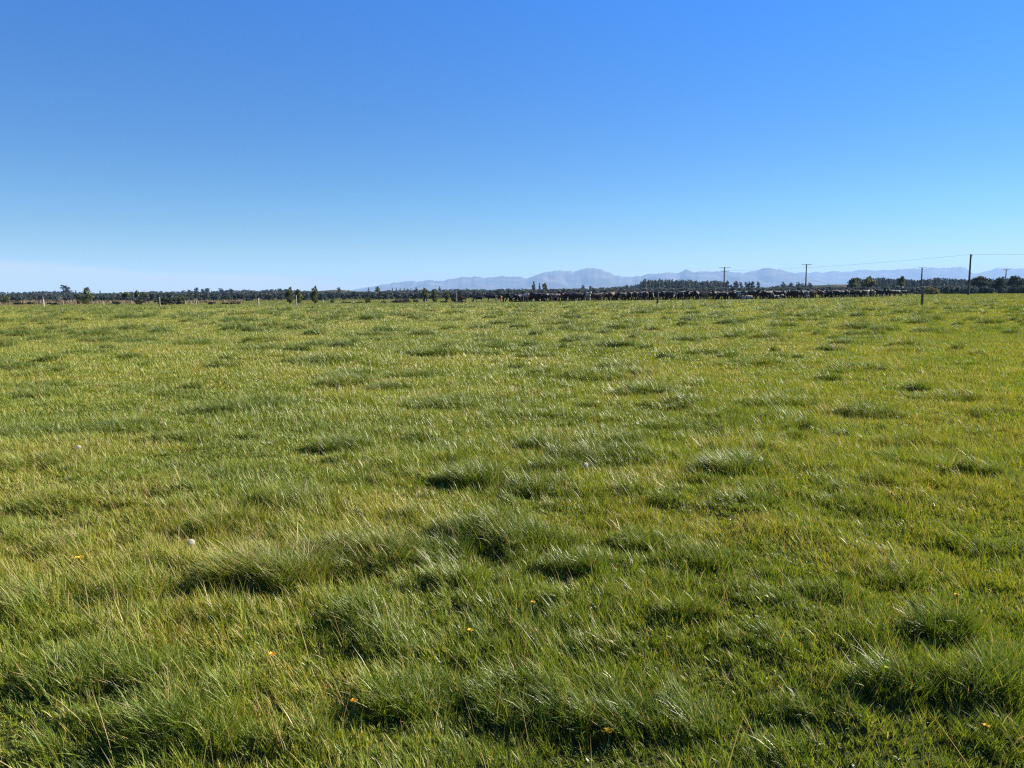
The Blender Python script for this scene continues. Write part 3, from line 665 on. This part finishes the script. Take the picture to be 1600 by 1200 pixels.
# far woods: masses of trees nobody could count
def wood(name, label, prof, D, rows, step, kinds, wpx, seed, mats=None, jit=2.3):
    if prof[0][0] < 800: prof = [(a, b - 1.5) for a, b in prof]
    rng = np.random.default_rng(seed); QS = []; px0, px1 = prof[0][0], prof[-1][0]; xs = [p for p, _ in prof]; ys = [q for _, q in prof]
    for r in range(rows):
        Dr = D + r * D * 0.05; px = px0 + rng.random() * step
        while px < px1:
            k = kinds[rng.integers(len(kinds))]; Q = tree_meshes(k, KMAT[k], int(rng.integers(4)))[0]
            p = at_depth(px, Dr * (1 + 0.02 * rng.standard_normal())); top = np.interp(px, xs, ys) + jit * abs(rng.standard_normal()) * 0.9 - 0.3 + (0 if r else 0.6)
            h = max(2.5, height_from(px, top, p[1], p[2])); w = wpx * (0.7 + 0.6 * rng.random()) * Dr / F
            a = rng.random() * 6.28; c, s = math.cos(a), math.sin(a); q = Q[rng.permutation(len(Q))[:440]] if len(Q) > 440 else Q
            cen = q.mean(1, keepdims=True); q = cen + (q - cen) * 1.2
            x = q[..., 0] * w * c - q[..., 1] * w * s + p[0]; y = q[..., 0] * w * s + q[..., 1] * w * c + p[1]; QS.append(np.stack([x, y, q[..., 2] * h * 1.0 + p[2]], -1))
            px += step * (0.55 + 0.9 * rng.random())
    o = link(name, quads_mesh(name, np.concatenate(QS), (mats or M_PINE))); return tag(o, label, 'wood', kind='stuff')
wood('far_wood', 'dark even-topped far wood along the left horizon', [(-120, 458.5), (0, 457.5), (60, 456.5), (100, 457), (150, 458.5), (190, 458), (210, 456.5), (290, 456.3), (360, 455)], 900, 4, 6.0, ['pine', 'oval', 'bush', 'cone'], 9, 31)
wood('far_wood', 'dark far wood behind the paired evergreen trees', [(355, 454.5), (410, 453.8), (450, 453), (500, 456), (560, 457.5), (606, 457)], 920, 4, 6.0, ['pine', 'oval', 'bush', 'round'], 9, 32)
wood('far_wood', 'low dark wood below the left part of the mountains', [(598, 455.5), (640, 453.5), (700, 453), (760, 452.5), (830, 452.5)], 900, 4, 6.0, ['oval', 'pine', 'bush', 'round'], 9, 33)
wood('far_wood', 'dark wood rising to the right behind the middle of the herd', [(826, 452), (870, 450.5), (905, 450), (940, 448.5), (970, 446), (1002, 443.5)], 760, 4, 6.0, ['round', 'pine', 'oval'], 9, 34)
wood('pine_forest', 'tall dense dark pine forest left of the double armed power pole', [(1000, 439), (1010, 437.5), (1025, 436.5), (1045, 436), (1062, 436.8), (1080, 438), (1092, 440), (1100, 438.8), (1115, 438.6), (1128, 439.5), (1134, 441)], 640, 5, 5.0, ['pine', 'oval', 'pine', 'cone'], 9, 35)
wood('far_wood', 'low dark wood behind the slender power pole', [(1130, 450), (1200, 449.5), (1212, 446), (1225, 443), (1250, 442.5), (1268, 443)], 650, 3, 6.0, ['pine', 'oval', 'bush'], 9, 36)
wood('far_wood', 'line of small trees along the brown terrace top', [(1266, 444), (1290, 443), (1330, 442), (1345, 437)], 1260, 1, 4.0, ['round', 'oval'], 6, 37)
wood('far_wood', 'dark pine wood stretching behind the near power pole', [(1340, 436), (1370, 434.5), (1390, 434.5), (1412, 436), (1440, 437), (1455, 434.5), (1470, 434), (1500, 436), (1530, 436.5), (1560, 435), (1620, 433), (1720, 433)], 560, 5, 5.5, ['pine', 'pine', 'cone', 'oval'], 10, 38)
wood('scrub', 'low dark scrub band at the foot of the far wood behind the herd', [(590, 460), (640, 458), (700, 457), (820, 457), (1000, 455), (1130, 454.5), (1300, 453), (1440, 452), (1700, 452)], 250, 3, 5, ['bush', 'round', 'oval'], 12, 39, jit=1.4)
wood('scrub', 'dark wood edge and scrub behind the left fence posts', [(-120, 461), (60, 460), (150, 462), (190, 461.5), (240, 461), (300, 461), (420, 459.5), (500, 460), (560, 461), (606, 461)], 235, 4, 5, ['bush', 'oval', 'round', 'pine'], 9, 40, jit=1.6)

# tan strip of dry reeds at the left end of the paddock
def reeds():
    rng = np.random.default_rng(50); n = 6000; px = -60 + 440 * rng.random(n) ** 1.1; D = 176 + 40 * rng.random(n); keep = vnoise(px, D, 14, 2) > 0.46; px, D = px[keep], D[keep]; Q = []
    for a, d in zip(px, D):
        p = at_depth(a, d); h = (0.25 + 0.6 * rng.random()) * (1.2 if 25 < a < 130 else 0.8); w = 0.05 + 0.08 * rng.random(); lean = np.array([0.25 * rng.standard_normal() - .1, 0.2 * rng.standard_normal(), 0])
        an = rng.random() * 3.14; u = np.array([math.cos(an), math.sin(an), 0]) * w; t = p + lean * h + [0, 0, h]; Q.append([p - u, p + u, t + u * .25, t - u * .25])
    tag(link('dry_reeds', quads_mesh('dry_reeds', np.array(Q), M_REED)), 'tan dry reeds and rank grass along the left paddock edge', 'dry grass', kind='stuff')
reeds()

# ------------------------------------------------------------------ fence posts
M_POST = simple_mat('weathered_post', (0.17, 0.14, 0.11), (0.30, 0.26, 0.21), 9.0, 0.9, 0.4)
M_WHITE = simple_mat('pale_post', (0.30, 0.275, 0.235), (0.43, 0.40, 0.35), 9.0, 0.8, 0.2)  # paler timber colour for some posts
M_DARKPOST = simple_mat('dark_post', (0.035, 0.03, 0.026), (0.10, 0.085, 0.07), 9.0, 0.9, 0.4)  # dark timber colour for one short post
M_SHADEPOST = simple_mat('shaded_post', (0.07, 0.056, 0.044), (0.15, 0.125, 0.10), 9.0, 0.9, 0.4)  # weathered timber darkened, tone of the shaded side put into its colour
M_INS = simple_mat('insulator', (0.03, 0.03, 0.03), (0.06, 0.05, 0.05), 20.0, 0.4)
M_PORC = simple_mat('porcelain', (0.5, 0.5, 0.48), (0.65, 0.64, 0.6), 20.0, 0.25)
M_METAL = simple_mat('galvanised', (0.28, 0.28, 0.28), (0.4, 0.4, 0.4), 20.0, 0.45)
def post(px, top, base, wpx, mat, label, leanx=0.0):
    p = on_ground(px, base); h = height_from(px, top, p[1], p[2]); r = max(0.018, 0.5 * wpx * p[1] / F)
    o = empty('fence_post', tuple(p)); o.rotation_euler = (0, leanx, (px * 1.7) % 3)
    m = MB(); m.tube([(0, 0, -0.25), (0, 0, 0.02), (0.004, 0, h * 0.5), (0, 0.003, h - 0.03), (0, 0, h)], [r * 1.08, r * 1.05, r, r * 0.97, r * 0.78], 10); m.build('shaft', mat, o)
    for hz_ in (0.45, 0.72, 0.93):
        k = MB(); z = h * hz_; k.tube([(0, -r * 0.9, z), (0, -r - 0.012, z), (0, -r - 0.035, z)], [0.012, 0.02, 0.012], 6); k.build('insulator', M_INS, o)
    return tag(o, label, 'fence post', 'posts of the wire fence across the paddock')
POSTS = [(68.3, 467, 479.6, 2.2, M_WHITE, 'leftmost fence post, stout and pale on its right side', 0), (162, 471, 477.5, 1.6, M_WHITE, 'short pale fence post in front of the flat left wood', 0), (250, 464, 479.3, 1.4, M_WHITE, 'thin white fence post leaning slightly, before the dark shrub clump', -0.06),
 (289.5, 469.5, 476.5, 1.3, M_POST, 'small tan fence post right of the dark shrub clump', 0), (299.5, 470, 476, 1.2, M_WHITE, 'small pale fence post below the second pine of the left row', 0), (306.7, 469, 476, 1.2, M_WHITE, 'thin pale fence post below the open topped pine', 0),
 (337.5, 470, 475.6, 1.1, M_POST, 'tiny tan fence post by the low mound shrub', 0), (403.8, 466, 477.2, 2.4, M_WHITE, 'short thick white fence post alone on the grass', 0), (463.4, 461.5, 479, 1.5, M_WHITE, 'tall thin white fence post before the paired evergreen trees', 0),
 (505, 468, 473.4, 1.1, M_WHITE, 'tiny pale fence post right of the lollipop tree', 0), (551.5, 468, 473.3, 1.1, M_WHITE, 'tiny pale fence post between the flat dark shrubs', 0), (664.5, 467.5, 473.2, 1.2, M_WHITE, 'tiny pale fence post before the left slender green tree', 0),
 (713, 458, 475.3, 1.6, M_POST, 'grey thin fence post left of the herd, taller than the shrubs', 0), (728, 466, 472.8, 1.5, M_DARKPOST, 'short dark fence post right of the russet small tree', 0), (1027.5, 454, 475.5, 3.2, M_SHADEPOST, 'stout round fence post in front of the middle of the herd', 0),
 (1329, 453.5, 464.5, 1.8, M_POST, 'grey fence post before the smaller leafy tree', 0), (1355.3, 454.5, 464.5, 2.0, M_WHITE, 'white fence post before the big leafy tree', 0), (1440.5, 453.3, 478, 4.0, M_SHADEPOST, 'thickest fence post at right, standing before a power pole', 0)]
for a in POSTS: post(*a)

# ------------------------------------------------------------------ power poles
M_POLE = simple_mat('pole_timber', (0.050, 0.042, 0.034), (0.115, 0.098, 0.08), 5.0, 0.9, 0.3)
ARM_TIPS = {}
def power_pole(px, top, D, arms, armlen, rz, label, r=0.15):
    p = at_depth(px, D); h = height_from(px, top, D, p[2]); o = empty('power_pole', tuple(p), rz)
    m = MB(); m.tube([(0, 0, -0.6), (0, 0, h * .4), (0, 0, h)], [r * 1.15, r, r * 0.75], 12); m.build('shaft', M_POLE, o)
    for dz in arms:
        k = MB(); k.box((0, -r - 0.05, h - dz), (armlen * (1 if dz < 0.8 else .78), 0.11, 0.14)); k.tube([(-armlen * .22, -r - .03, h - dz), (0, -r - .02, h - dz - 0.6)], [0.022, 0.022], 6); k.tube([(armlen * .22, -r - .03, h - dz), (0, -r - .02, h - dz - 0.6)], [0.022, 0.022], 6); arm = k.build('crossarm', M_POLE, o)
        al = armlen * (1 if dz < 0.8 else .78)
        for fx in (-.46, -.2, .2, .46):
            q = MB(); b = (fx * al, -r - 0.05, h - dz + 0.07); q.tube([b, (b[0], b[1], b[2] + 0.08), (b[0], b[1], b[2] + 0.1), (b[0], b[1], b[2] + 0.2), (b[0], b[1], b[2] + 0.25)], [0.015, 0.015, 0.06, 0.05, 0.03], 8); q.build('insulator', M_PORC, arm)
    c = MB(); c.tube([(0, 0, h), (0, 0, h + 0.04)], [r * 0.8, r * 0.7], 10); c.build('cap', M_METAL, o)
    tag(o, label, 'power pole', 'wooden power poles beyond the herd')
    return p, h
P1 = power_pole(1131, 417.5, 300, (0.25, 1.5), 4.2, 0.0, 'tall power pole with two crossarms behind the middle of the herd', 0.25)
P2 = power_pole(1258.5, 413, 285, (0.15,), 3.6, 0.0, 'slender power pole with one crossarm behind the herd', 0.24)
P3 = power_pole(1438.8, 418, 290, (0.15,), 3.0, 0.0, 'power pole rising behind the thickest fence post', 0.26)
P4 = power_pole(1513.3, 397.5, 197, (0.3,), 2.4, 1.0, 'nearest and thickest power pole, dark, at right', 0.24)
P5 = power_pole(1570, 421, 315, (0.12,), 2.6, 0.0, 'farthest right power pole before the dark trees', 0.21)
M_WIRE = simple_mat('aluminium_wire', (0.20, 0.21, 0.22), (0.28, 0.29, 0.30), 2.0, 0.5)
def cable(a, b, sag, label):
    a, b = np.array(a), np.array(b); m = MB(); pts = []
    for k in range(25):
        t = k / 24; q = a * (1 - t) + b * t; q[2] -= 4 * sag * t * (1 - t); pts.append(q - a)
    m.tube(pts, [0.017] * 25, 6); o = m.build('power_cable', M_WIRE); o.location = tuple(a); return tag(o, label, 'cable', 'power cables between the poles')
t4 = P4[0] + [0, -0.3, P4[1] - 0.02]; t1 = P1[0] + [0, -0.3, P1[1] - 1.35]
cable(t4, t1, 0.75, 'thin sagging power cable from the nearest pole to the double armed pole')
v = ray(1720, 394); cable(t4, (v[0] * 150, 150, H + v[2] * 150), 0.2, 'thin power cable running off to the right from the nearest pole')

# ------------------------------------------------------------------ cows
def cow_mesh(name, pose, seed):
    rng = random.Random(seed)
    V = []; E = []; Rd = []
    def add(p, r, par=None):
        V.append(p); Rd.append(r if isinstance(r, tuple) else (r, r)); i = len(V) - 1
        if par is not None: E.append((par, i))
        return i
    lie = pose == 'lying'; dz = -0.62 if lie else 0.0
    root = add((-0.45, 0, 1.02 + dz), (0.30, 0.31)); rump = add((-0.78, 0, 1.10 + dz), (0.21, 0.22), root)
    mid = add((-0.05, 0, 0.96 + dz), (0.35, 0.33), root); ch = add((0.38, 0, 0.98 + dz), (0.30, 0.31), mid); sh = add((0.62, 0, 1.02 + dz), (0.23, 0.26), ch)
    if pose == 'grazing': hd = [((0.92, 0.02, 0.86), 0.17), ((1.14, 0.04, 0.55), 0.14), ((1.26, 0.05, 0.33), 0.125), ((1.36, 0.05, 0.14), 0.085), ((1.40, 0.05, 0.06), 0.07)]
    elif pose == 'turned': hd = [((0.86, 0.10, 1.14), 0.17), ((0.98, 0.30, 1.24), 0.14), ((1.02, 0.45, 1.26), 0.125), ((1.05, 0.66, 1.14), 0.085), ((1.06, 0.74, 1.09), 0.07)]
    else: hd = [((0.90, 0, 1.16 + dz), 0.17), ((1.08, 0, 1.28 + dz), 0.14), ((1.22, 0, 1.30 + dz), 0.125), ((1.42, 0, 1.17 + dz), 0.085), ((1.49, 0, 1.11 + dz), 0.07)]
    pr = sh; ids = []
    for p, r in hd: pr = add(p, r, pr); ids.append(pr)
    hp = Vector(hd[2][0]); poll = ids[1]; ax = (Vector(hd[3][0]) - hp).normalized(); side = ax.cross(Vector((0, 0, 1))).normalized()
    for s in (-1, 1):       # ears
        b = Vector(hd[1][0]) + side * s * 0.13 + Vector((0, 0, 0.04)); e1 = add(tuple(b), 0.05, poll); add(tuple(b + side * s * 0.13 + Vector((0, 0, 0.0))), 0.03, e1)
    for s in (-1, 1):
        if lie:
            a = add((-0.42, 0.26 * s, 0.30), 0.15, root); b = add((-0.10, 0.34 * s, 0.14), 0.09, a); add((-0.42, 0.40 * s, 0.07), 0.05, b)
            a = add((0.52, 0.2 * s, 0.26), 0.13, ch); b = add((0.80, 0.22 * s, 0.12), 0.07, a); add((0.52, 0.26 * s, 0.06), 0.05, b)
        else:
            st = 0.10 * rng.uniform(-1, 1) * s
            a = add((-0.62, 0.19 * s, 0.84), (0.16, 0.17), root); b = add((-0.56 + st, 0.20 * s, 0.66), 0.11, a); c = add((-0.78 + st, 0.19 * s, 0.44), 0.062, b); d = add((-0.74 + st, 0.19 * s, 0.14), 0.045, c); add((-0.70 + st, 0.19 * s, 0.02), 0.055, d)
            st = -0.08 * rng.uniform(-1, 1) * s
            a = add((0.50, 0.17 * s, 0.78), (0.14, 0.15), ch); b = add((0.50 + st * .5, 0.17 * s, 0.60), 0.085, a); c = add((0.53 + st, 0.17 * s, 0.38), 0.06, b); d = add((0.52 + st, 0.17 * s, 0.13), 0.043, c); add((0.55 + st, 0.17 * s, 0.02), 0.053, d)
    t1_ = add((-0.97, 0, 1.13 + dz), 0.045, rump); t2_ = add((-1.04, 0.02, 0.85 + dz), 0.028, t1_); t3_ = add((-1.03, 0.02, 0.55 + max(dz, -0.3)), 0.025, t2_); add((-1.02, 0.02, 0.42 + max(dz, -0.3)), 0.045, t3_)
    if not lie: add((-0.48, 0, 0.66), (0.13, 0.12), root)
    me = bpy.data.meshes.new('cow_skeleton'); me.from_pydata(V, E, []); me.update()
    o = bpy.data.objects.new('cow_skeleton', me); COL.objects.link(o)
    o.modifiers.new('skin', 'SKIN'); 
    lay = me.skin_vertices[0] if me.skin_vertices else None
    if lay is None:
        bm = bmesh.new(); bm.from_mesh(me); bm.verts.layers.skin.verify(); bm.to_mesh(me); bm.free(); lay = me.skin_vertices[0]
    for i, r in enumerate(Rd): lay.data[i].radius = r; lay.data[i].use_root = (i == 0)
    sb = o.modifiers.new('sub', 'SUBSURF'); sb.levels = 1; sb.render_levels = 1
    dg = bpy.context.evaluated_depsgraph_get(); dg.update()
    out = bpy.data.meshes.new_from_object(o.evaluated_get(dg)); out.name = name
    bpy.data.objects.remove(o); bpy.data.meshes.remove(me)
    out.polygons.foreach_set('use_smooth', [True] * len(out.polygons))
    return out
def coat(name, base, patch, thr, scale=1.6, rough=0.65):
    m, nt = new_mat(name); t = N(nt, 'ShaderNodeTexCoord'); oi = N(nt, 'ShaderNodeObjectInfo')
    off = N(nt, 'ShaderNodeVectorMath', operation='ADD'); mul = M(nt, 'MULTIPLY', oi.outputs['Random'], 37.0); L(nt, t.outputs['Object'], off.inputs[0]); L(nt, mul, off.inputs[1])
    f = noise(nt, scale, 2.0, vec=off.outputs[0]); c = ramp(nt, f, [(thr, base), (thr + 0.015, patch)])
    b = N(nt, 'ShaderNodeBsdfPrincipled'); b.inputs['Roughness'].default_value = rough; b.inputs['Specular IOR Level'].default_value = 0.25; L(nt, c, b.inputs['Base Color'])
    o = N(nt, 'ShaderNodeOutputMaterial'); L(nt, b.outputs[0], o.inputs[0]); return m
WHT = (0.42, 0.39, 0.34)
COATS = {'black': coat('black_coat', (0.014, 0.011, 0.010), (0.026, 0.018, 0.014), 0.5), 'patched': coat('black_white_coat', (0.010, 0.009, 0.009), WHT, 0.60), 'pied': coat('pied_coat', (0.012, 0.011, 0.010), WHT, 0.53),
         'white': coat('white_coat', WHT, (0.012, 0.011, 0.010), 0.66), 'brown': coat('dark_brown_coat', (0.035, 0.018, 0.010), (0.055, 0.028, 0.015), 0.5), 'red': coat('red_brown_coat', (0.15, 0.060, 0.028), (0.20, 0.085, 0.04), 0.5), 'redwhite': coat('red_white_coat', (0.20, 0.085, 0.04), WHT, 0.53), 'tan': coat('tan_coat', (0.20, 0.125, 0.07), (0.27, 0.18, 0.11), 0.5)}
POSES = {p: cow_mesh('cow_' + p, p, i) for i, p in enumerate(('standing', 'grazing', 'turned', 'lying'))}
COW_LIB = {}
def cow(px, base, c, pose, heading, label, scale=1.0, back=0.0):
    key = (pose, c)
    if key not in COW_LIB:
        me = POSES[pose].copy(); me.materials.clear(); me.materials.append(COATS[c]); COW_LIB[key] = me
    p = on_ground(px, base)
    if back: p = at_depth(px, p[1] + back)
    o = link('cow', COW_LIB[key], None, tuple(p - np.array([0, 0, 0.02]))); o.rotation_euler = (0, 0, heading); scale *= 1.1; o.scale = (scale, scale, scale)
    return tag(o, label, 'cow', 'cows in the herd')
def base_py(px): return float(np.interp(px, [730, 800, 900, 1000, 1100, 1200, 1320, 1420], [472.5, 472, 470.8, 469.2, 468.4, 467.6, 465.0, 462.5]))
SPECIAL = [(748, 'black', 'grazing', 3.0, 'small black cow at the left end of the herd, head down', .85), (768, 'black', 'standing', 3.1, 'black cow side-on beside the red-brown cow at the left end', 1.0), (782, 'red', 'standing', 1.3, 'red-brown cow seen from behind near the left end of the herd', .95),
 (821, 'redwhite', 'standing', -1.2, 'red and white cow facing forward below the flat dark tree', 1.0), (843, 'black', 'standing', 3.1, 'big black cow side-on below the tallest pointed conifer', 1.05), (856, 'patched', 'grazing', 0.3, 'black and white cow grazing right of the big side-on black cow', 1.0),
 (869, 'redwhite', 'grazing', 0.1, 'red and white cow with its head low, left of the white cow', .95), (905, 'brown', 'standing', 0.2, 'dark brown cow immediately left of the white cow', 1.0), (918, 'white', 'standing', -1.3, 'mostly white cow facing the camera', 1.05),
 (941, 'tan', 'standing', -1.1, 'tan faced cow right of the mostly white cow', .9), (972, 'patched', 'standing', 0.4, 'black cow with a white patch left of the stout fence post', 1.0), (1046, 'pied', 'standing', 2.6, 'pied cow right of the stout fence post', 1.0),
 (1101, 'tan', 'turned', -1.2, 'tan cow turning its head left of the double armed pole', .9), (1158, 'pied', 'standing', 2.4, 'pied cow with a sunlit rear edge put into its coat, right of the double armed pole', 1.05), (1166, 'white', 'lying', 3.0, 'white patched cow lying right of the double armed pole', 1.0),  # white of the standing pied cow paints in a sunlit rear edge
 (1211, 'pied', 'lying', 0.2, 'black and white cow lying at the front of the herd', 1.05), (1225, 'patched', 'standing', 1.2, 'black and white cow behind the lying one, rump toward the camera', 1.0), (1257, 'white', 'standing', 1.9, 'white rumped cow under the slender power pole', 1.0),
 (1270, 'redwhite', 'standing', -1.3, 'brown and white cow facing forward right of the slender pole', 1.1), (1283, 'brown', 'standing', 1.4, 'grey brown cow beside the brown and white one', 1.0), (1313, 'patched', 'standing', 0.2, 'black cow with white legs left of the grey fence post', 1.0),
 (1364, 'tan', 'standing', 1.4, 'tan cow just right of the white fence post at right', .95), (1377, 'pied', 'standing', -1.4, 'clearly pied black and white cow below the big leafy tree', 1.05), (1401, 'black', 'grazing', 0.3, 'black cow head down near the right end of the herd', 1.0), (1412, 'black', 'standing', 0.1, 'last black cow at the right end of the herd', .95)]
for a in SPECIAL: cow(a[0], base_py(a[0]), a[1], a[2], a[3], a[4], a[5])
crng = random.Random(77)
SECT = [(800, 'black cow among the sparse left end of the herd'), (900, 'dark cow in the part of the herd below the pointed conifers'), (1025, 'dark cow between the mostly white cow and the stout fence post'), (1131, 'dark cow packed between the stout fence post and the double armed pole'), (1258, 'dark cow packed between the two power poles'), (1330, 'dark cow between the slender pole and the grey fence post'), (1500, 'dark cow in the thinning right end of the herd')]
def sect(px, c):
    for lim, t in SECT:
        if px < lim: return t.replace('dark cow', {'black': 'black cow', 'brown': 'dark brown cow', 'patched': 'black cow with white marks'}[c]).replace('black cow among', {'black': 'black cow', 'brown': 'dark brown cow', 'patched': 'black cow with white marks'}[c] + ' among')
taken = [a[0] for a in SPECIAL]
for row, (step, back) in enumerate(((6.5, 1.0), (8, 4.0), (9, 7.5), (11, 12.0))):
    px = 792 + 9 * row
    while px < 1405 - 8 * row:
        if not (row == 0 and min(abs(px - t) for t in taken) < 5):
            c = crng.choices(['black', 'brown', 'patched'], [0.70, 0.21, 0.09])[0]; pose = crng.choices(['standing', 'grazing', 'turned'], [0.6, 0.25, 0.15])[0]
            hd = crng.choice([0, math.pi, 0, math.pi, 1.4, -1.4]) + crng.uniform(-.5, .5)
            cow(px, base_py(px), c, pose, hd, sect(px, c), crng.uniform(.92, 1.08), back + crng.uniform(-1, 1.5))
        px += step * crng.uniform(.6, 1.4)

# ------------------------------------------------------------------ dandelions
M_YEL = simple_mat('yellow_petals', (0.75, 0.42, 0.015), (0.85, 0.55, 0.03), 60.0, 0.6); M_LEMON = simple_mat('lemon_petals', (0.72, 0.66, 0.02), (0.82, 0.75, 0.05), 60.0, 0.4)
M_STEM = simple_mat('flower_stem', (0.10, 0.13, 0.03), (0.17, 0.17, 0.06), 30.0, 0.6)
M_PAPPUS, nt = new_mat('pappus'); d_ = N(nt, 'ShaderNodeBsdfDiffuse'); d_.inputs[0].default_value = (0.68, 0.65, 0.56, 1); t_ = N(nt, 'ShaderNodeBsdfTranslucent'); t_.inputs[0].default_value = (0.68, 0.65, 0.56, 1); x_ = N(nt, 'ShaderNodeMixShader'); x_.inputs[0].default_value = .4; L(nt, d_.outputs[0], x_.inputs[1]); L(nt, t_.outputs[0], x_.inputs[2]); o_ = N(nt, 'ShaderNodeOutputMaterial'); L(nt, x_.outputs[0], o_.inputs[0])
M_SEED = simple_mat('seed_core', (0.10, 0.07, 0.04), (0.2, 0.15, 0.09), 90.0, 0.8)
def head_at(px, py, z):
    v = ray(px, py); D = (z - H) / v[2]
    for _ in range(4):
        g = float(ground_z(v[0] * D, D)); D = (z + g - H) / v[2]
    return np.array([v[0] * D, D, g]), z
def top_near(p, r=0.10):
    k = np.hypot(NEAR_X - p[0], NEAR_Y - p[1]) < r
    return float(np.percentile(NEAR_TOP[k], 85)) - p[2] if k.sum() > 5 else 0.1
def flower(px, py, wpx, kind, label):
    z = 0.11
    for _ in range(3):
        p, _z = head_at(px, py, z); z = max(0.06, min(0.26, top_near(p) * (1.12 if kind == 'clock' else 0.95)))
    p, z = head_at(px, py, z); dist = math.hypot(p[1], H); R0 = 0.44 * wpx * dist / F
    o = empty('dandelion', tuple(p), px % 6.28); rng = np.random.default_rng(int(px))
    bx_ = 0.02 * rng.standard_normal(); m = MB(); m.tube([(bx_ - 0.02, 0.02, -0.01), (bx_ - .01, .012, z * .5), (0, 0, z - 0.008)], [0.0028, 0.0024, 0.0022], 7); m.build('stem', M_STEM, o)
    if kind == 'clock':
        c = MB(); c.tube([(0, 0, z - .006), (0, 0, z - .002), (0, 0, z + .004), (0, 0, z + .007)], [.002, .006, .006, .002], 10); core = c.build('seed_core', M_SEED, o)
        n = 150; k = np.arange(n) + .5; ph = np.arccos(1 - 2 * k / n); th = math.pi * (1 + 5 ** .5) * k; dr = np.stack([np.cos(th) * np.sin(ph), np.sin(th) * np.sin(ph), np.cos(ph)], -1); Q = []
        for d in dr:
            a = np.cross(d, [0.3, 0.5, 0.81]); a /= np.linalg.norm(a); b = np.cross(d, a); c0 = np.array([0, 0, z]); e = c0 + d * R0 * .86
            Q.append([c0 + d * .006 - a * .0004, c0 + d * .006 + a * .0004, e + a * .0004, e - a * .0004])
            for s in range(6):
                an = s * math.pi / 3; u = math.cos(an) * a + math.sin(an) * b; w = -math.sin(an) * a + math.cos(an) * b; tip = c0 + d * R0 * (1.0 + .05 * rng.standard_normal()) + u * R0 * .26; Q.append([e - w * .0006, e + w * .0006, tip + w * .0011, tip - w * .0011])
        link('seed_head', quads_mesh('seed_head', np.array(Q), M_PAPPUS), o)
    else:
        c = MB(); c.tube([(0, 0, z - .016), (0, 0, z - .008), (0, 0, z)], [.003, .006, .007], 9); c.build('sepals', M_STEM, o)
        Q = []; rings = ((1.0, 26, .10), (.8, 22, .35), (.55, 16, .7), (.3, 10, 1.1)) if kind == 'dandelion' else ((1.0, 5, .5),)
        for fr, n, up in rings:
            for s in range(n):
                an = 2 * math.pi * (s + rng.random() * .5) / n; u = np.array([math.cos(an), math.sin(an), 0]); w = np.array([-math.sin(an), math.cos(an), 0]) * (R0 * .11 if kind == 'dandelion' else R0 * .55)
                up2 = up + .5 * rng.random(); rr_ = R0 * fr * (.7 + .4 * rng.random()); a = np.array([0, 0, z]) + u * .002; b = np.array([0, 0, z + rr_ * up2 * .7]) + u * rr_; Q.append([a - w * .5, a + w * .5, b + w, b - w])
        link('petals', quads_mesh('petals', np.array(Q), M_YEL if kind == 'dandelion' else M_LEMON), o)
    o['label'] = label; o['category'] = 'dandelion' if kind != 'buttercup' else 'buttercup'; o['group'] = {'clock': 'white dandelion seed clocks', 'dandelion': 'yellow dandelion flowers', 'buttercup': 'buttercups'}[kind]
    if kind == 'buttercup': o.name = 'buttercup'
for a in ((298.5, 848, 11.5, 'clock', 'white dandelion seed clock nearest the camera, left of the big tussock'), (915, 726.5, 8.5, 'clock', 'white dandelion seed clock by the tussock near the middle'), (123, 699, 7.5, 'clock', 'farthest white dandelion seed clock, at left'),
  (425, 1023, 15, 'dandelion', 'yellow dandelion flower in the grass below the big left tussock'), (553, 1095, 12, 'dandelion', 'yellow dandelion flower left of the lower middle dark tussock'), (951, 1142, 16, 'dandelion', 'largest yellow dandelion flower near the bottom edge'), (316, 891, 9, 'dandelion', 'half hidden dandelion flower just below the nearest seed clock'),
  (124, 872, 13, 'dandelion', 'ragged yellow dandelion flower at the left'), (735, 985, 10, 'dandelion', 'faint yellow dandelion flower in the middle foreground'), (833, 941, 9, 'dandelion', 'small yellow dandelion flower right of the faint one'), (1393, 770, 7, 'dandelion', 'small distant yellow flower at the right'), (1495, 929, 8, 'dandelion', 'small yellow flower near the right edge tussock'),
  (1541, 1134, 10, 'dandelion', 'orange yellow dandelion flower at the bottom right'), (1385, 1043, 8, 'buttercup', 'lemon yellow buttercup flower in the right foreground')):
    flower(*a)
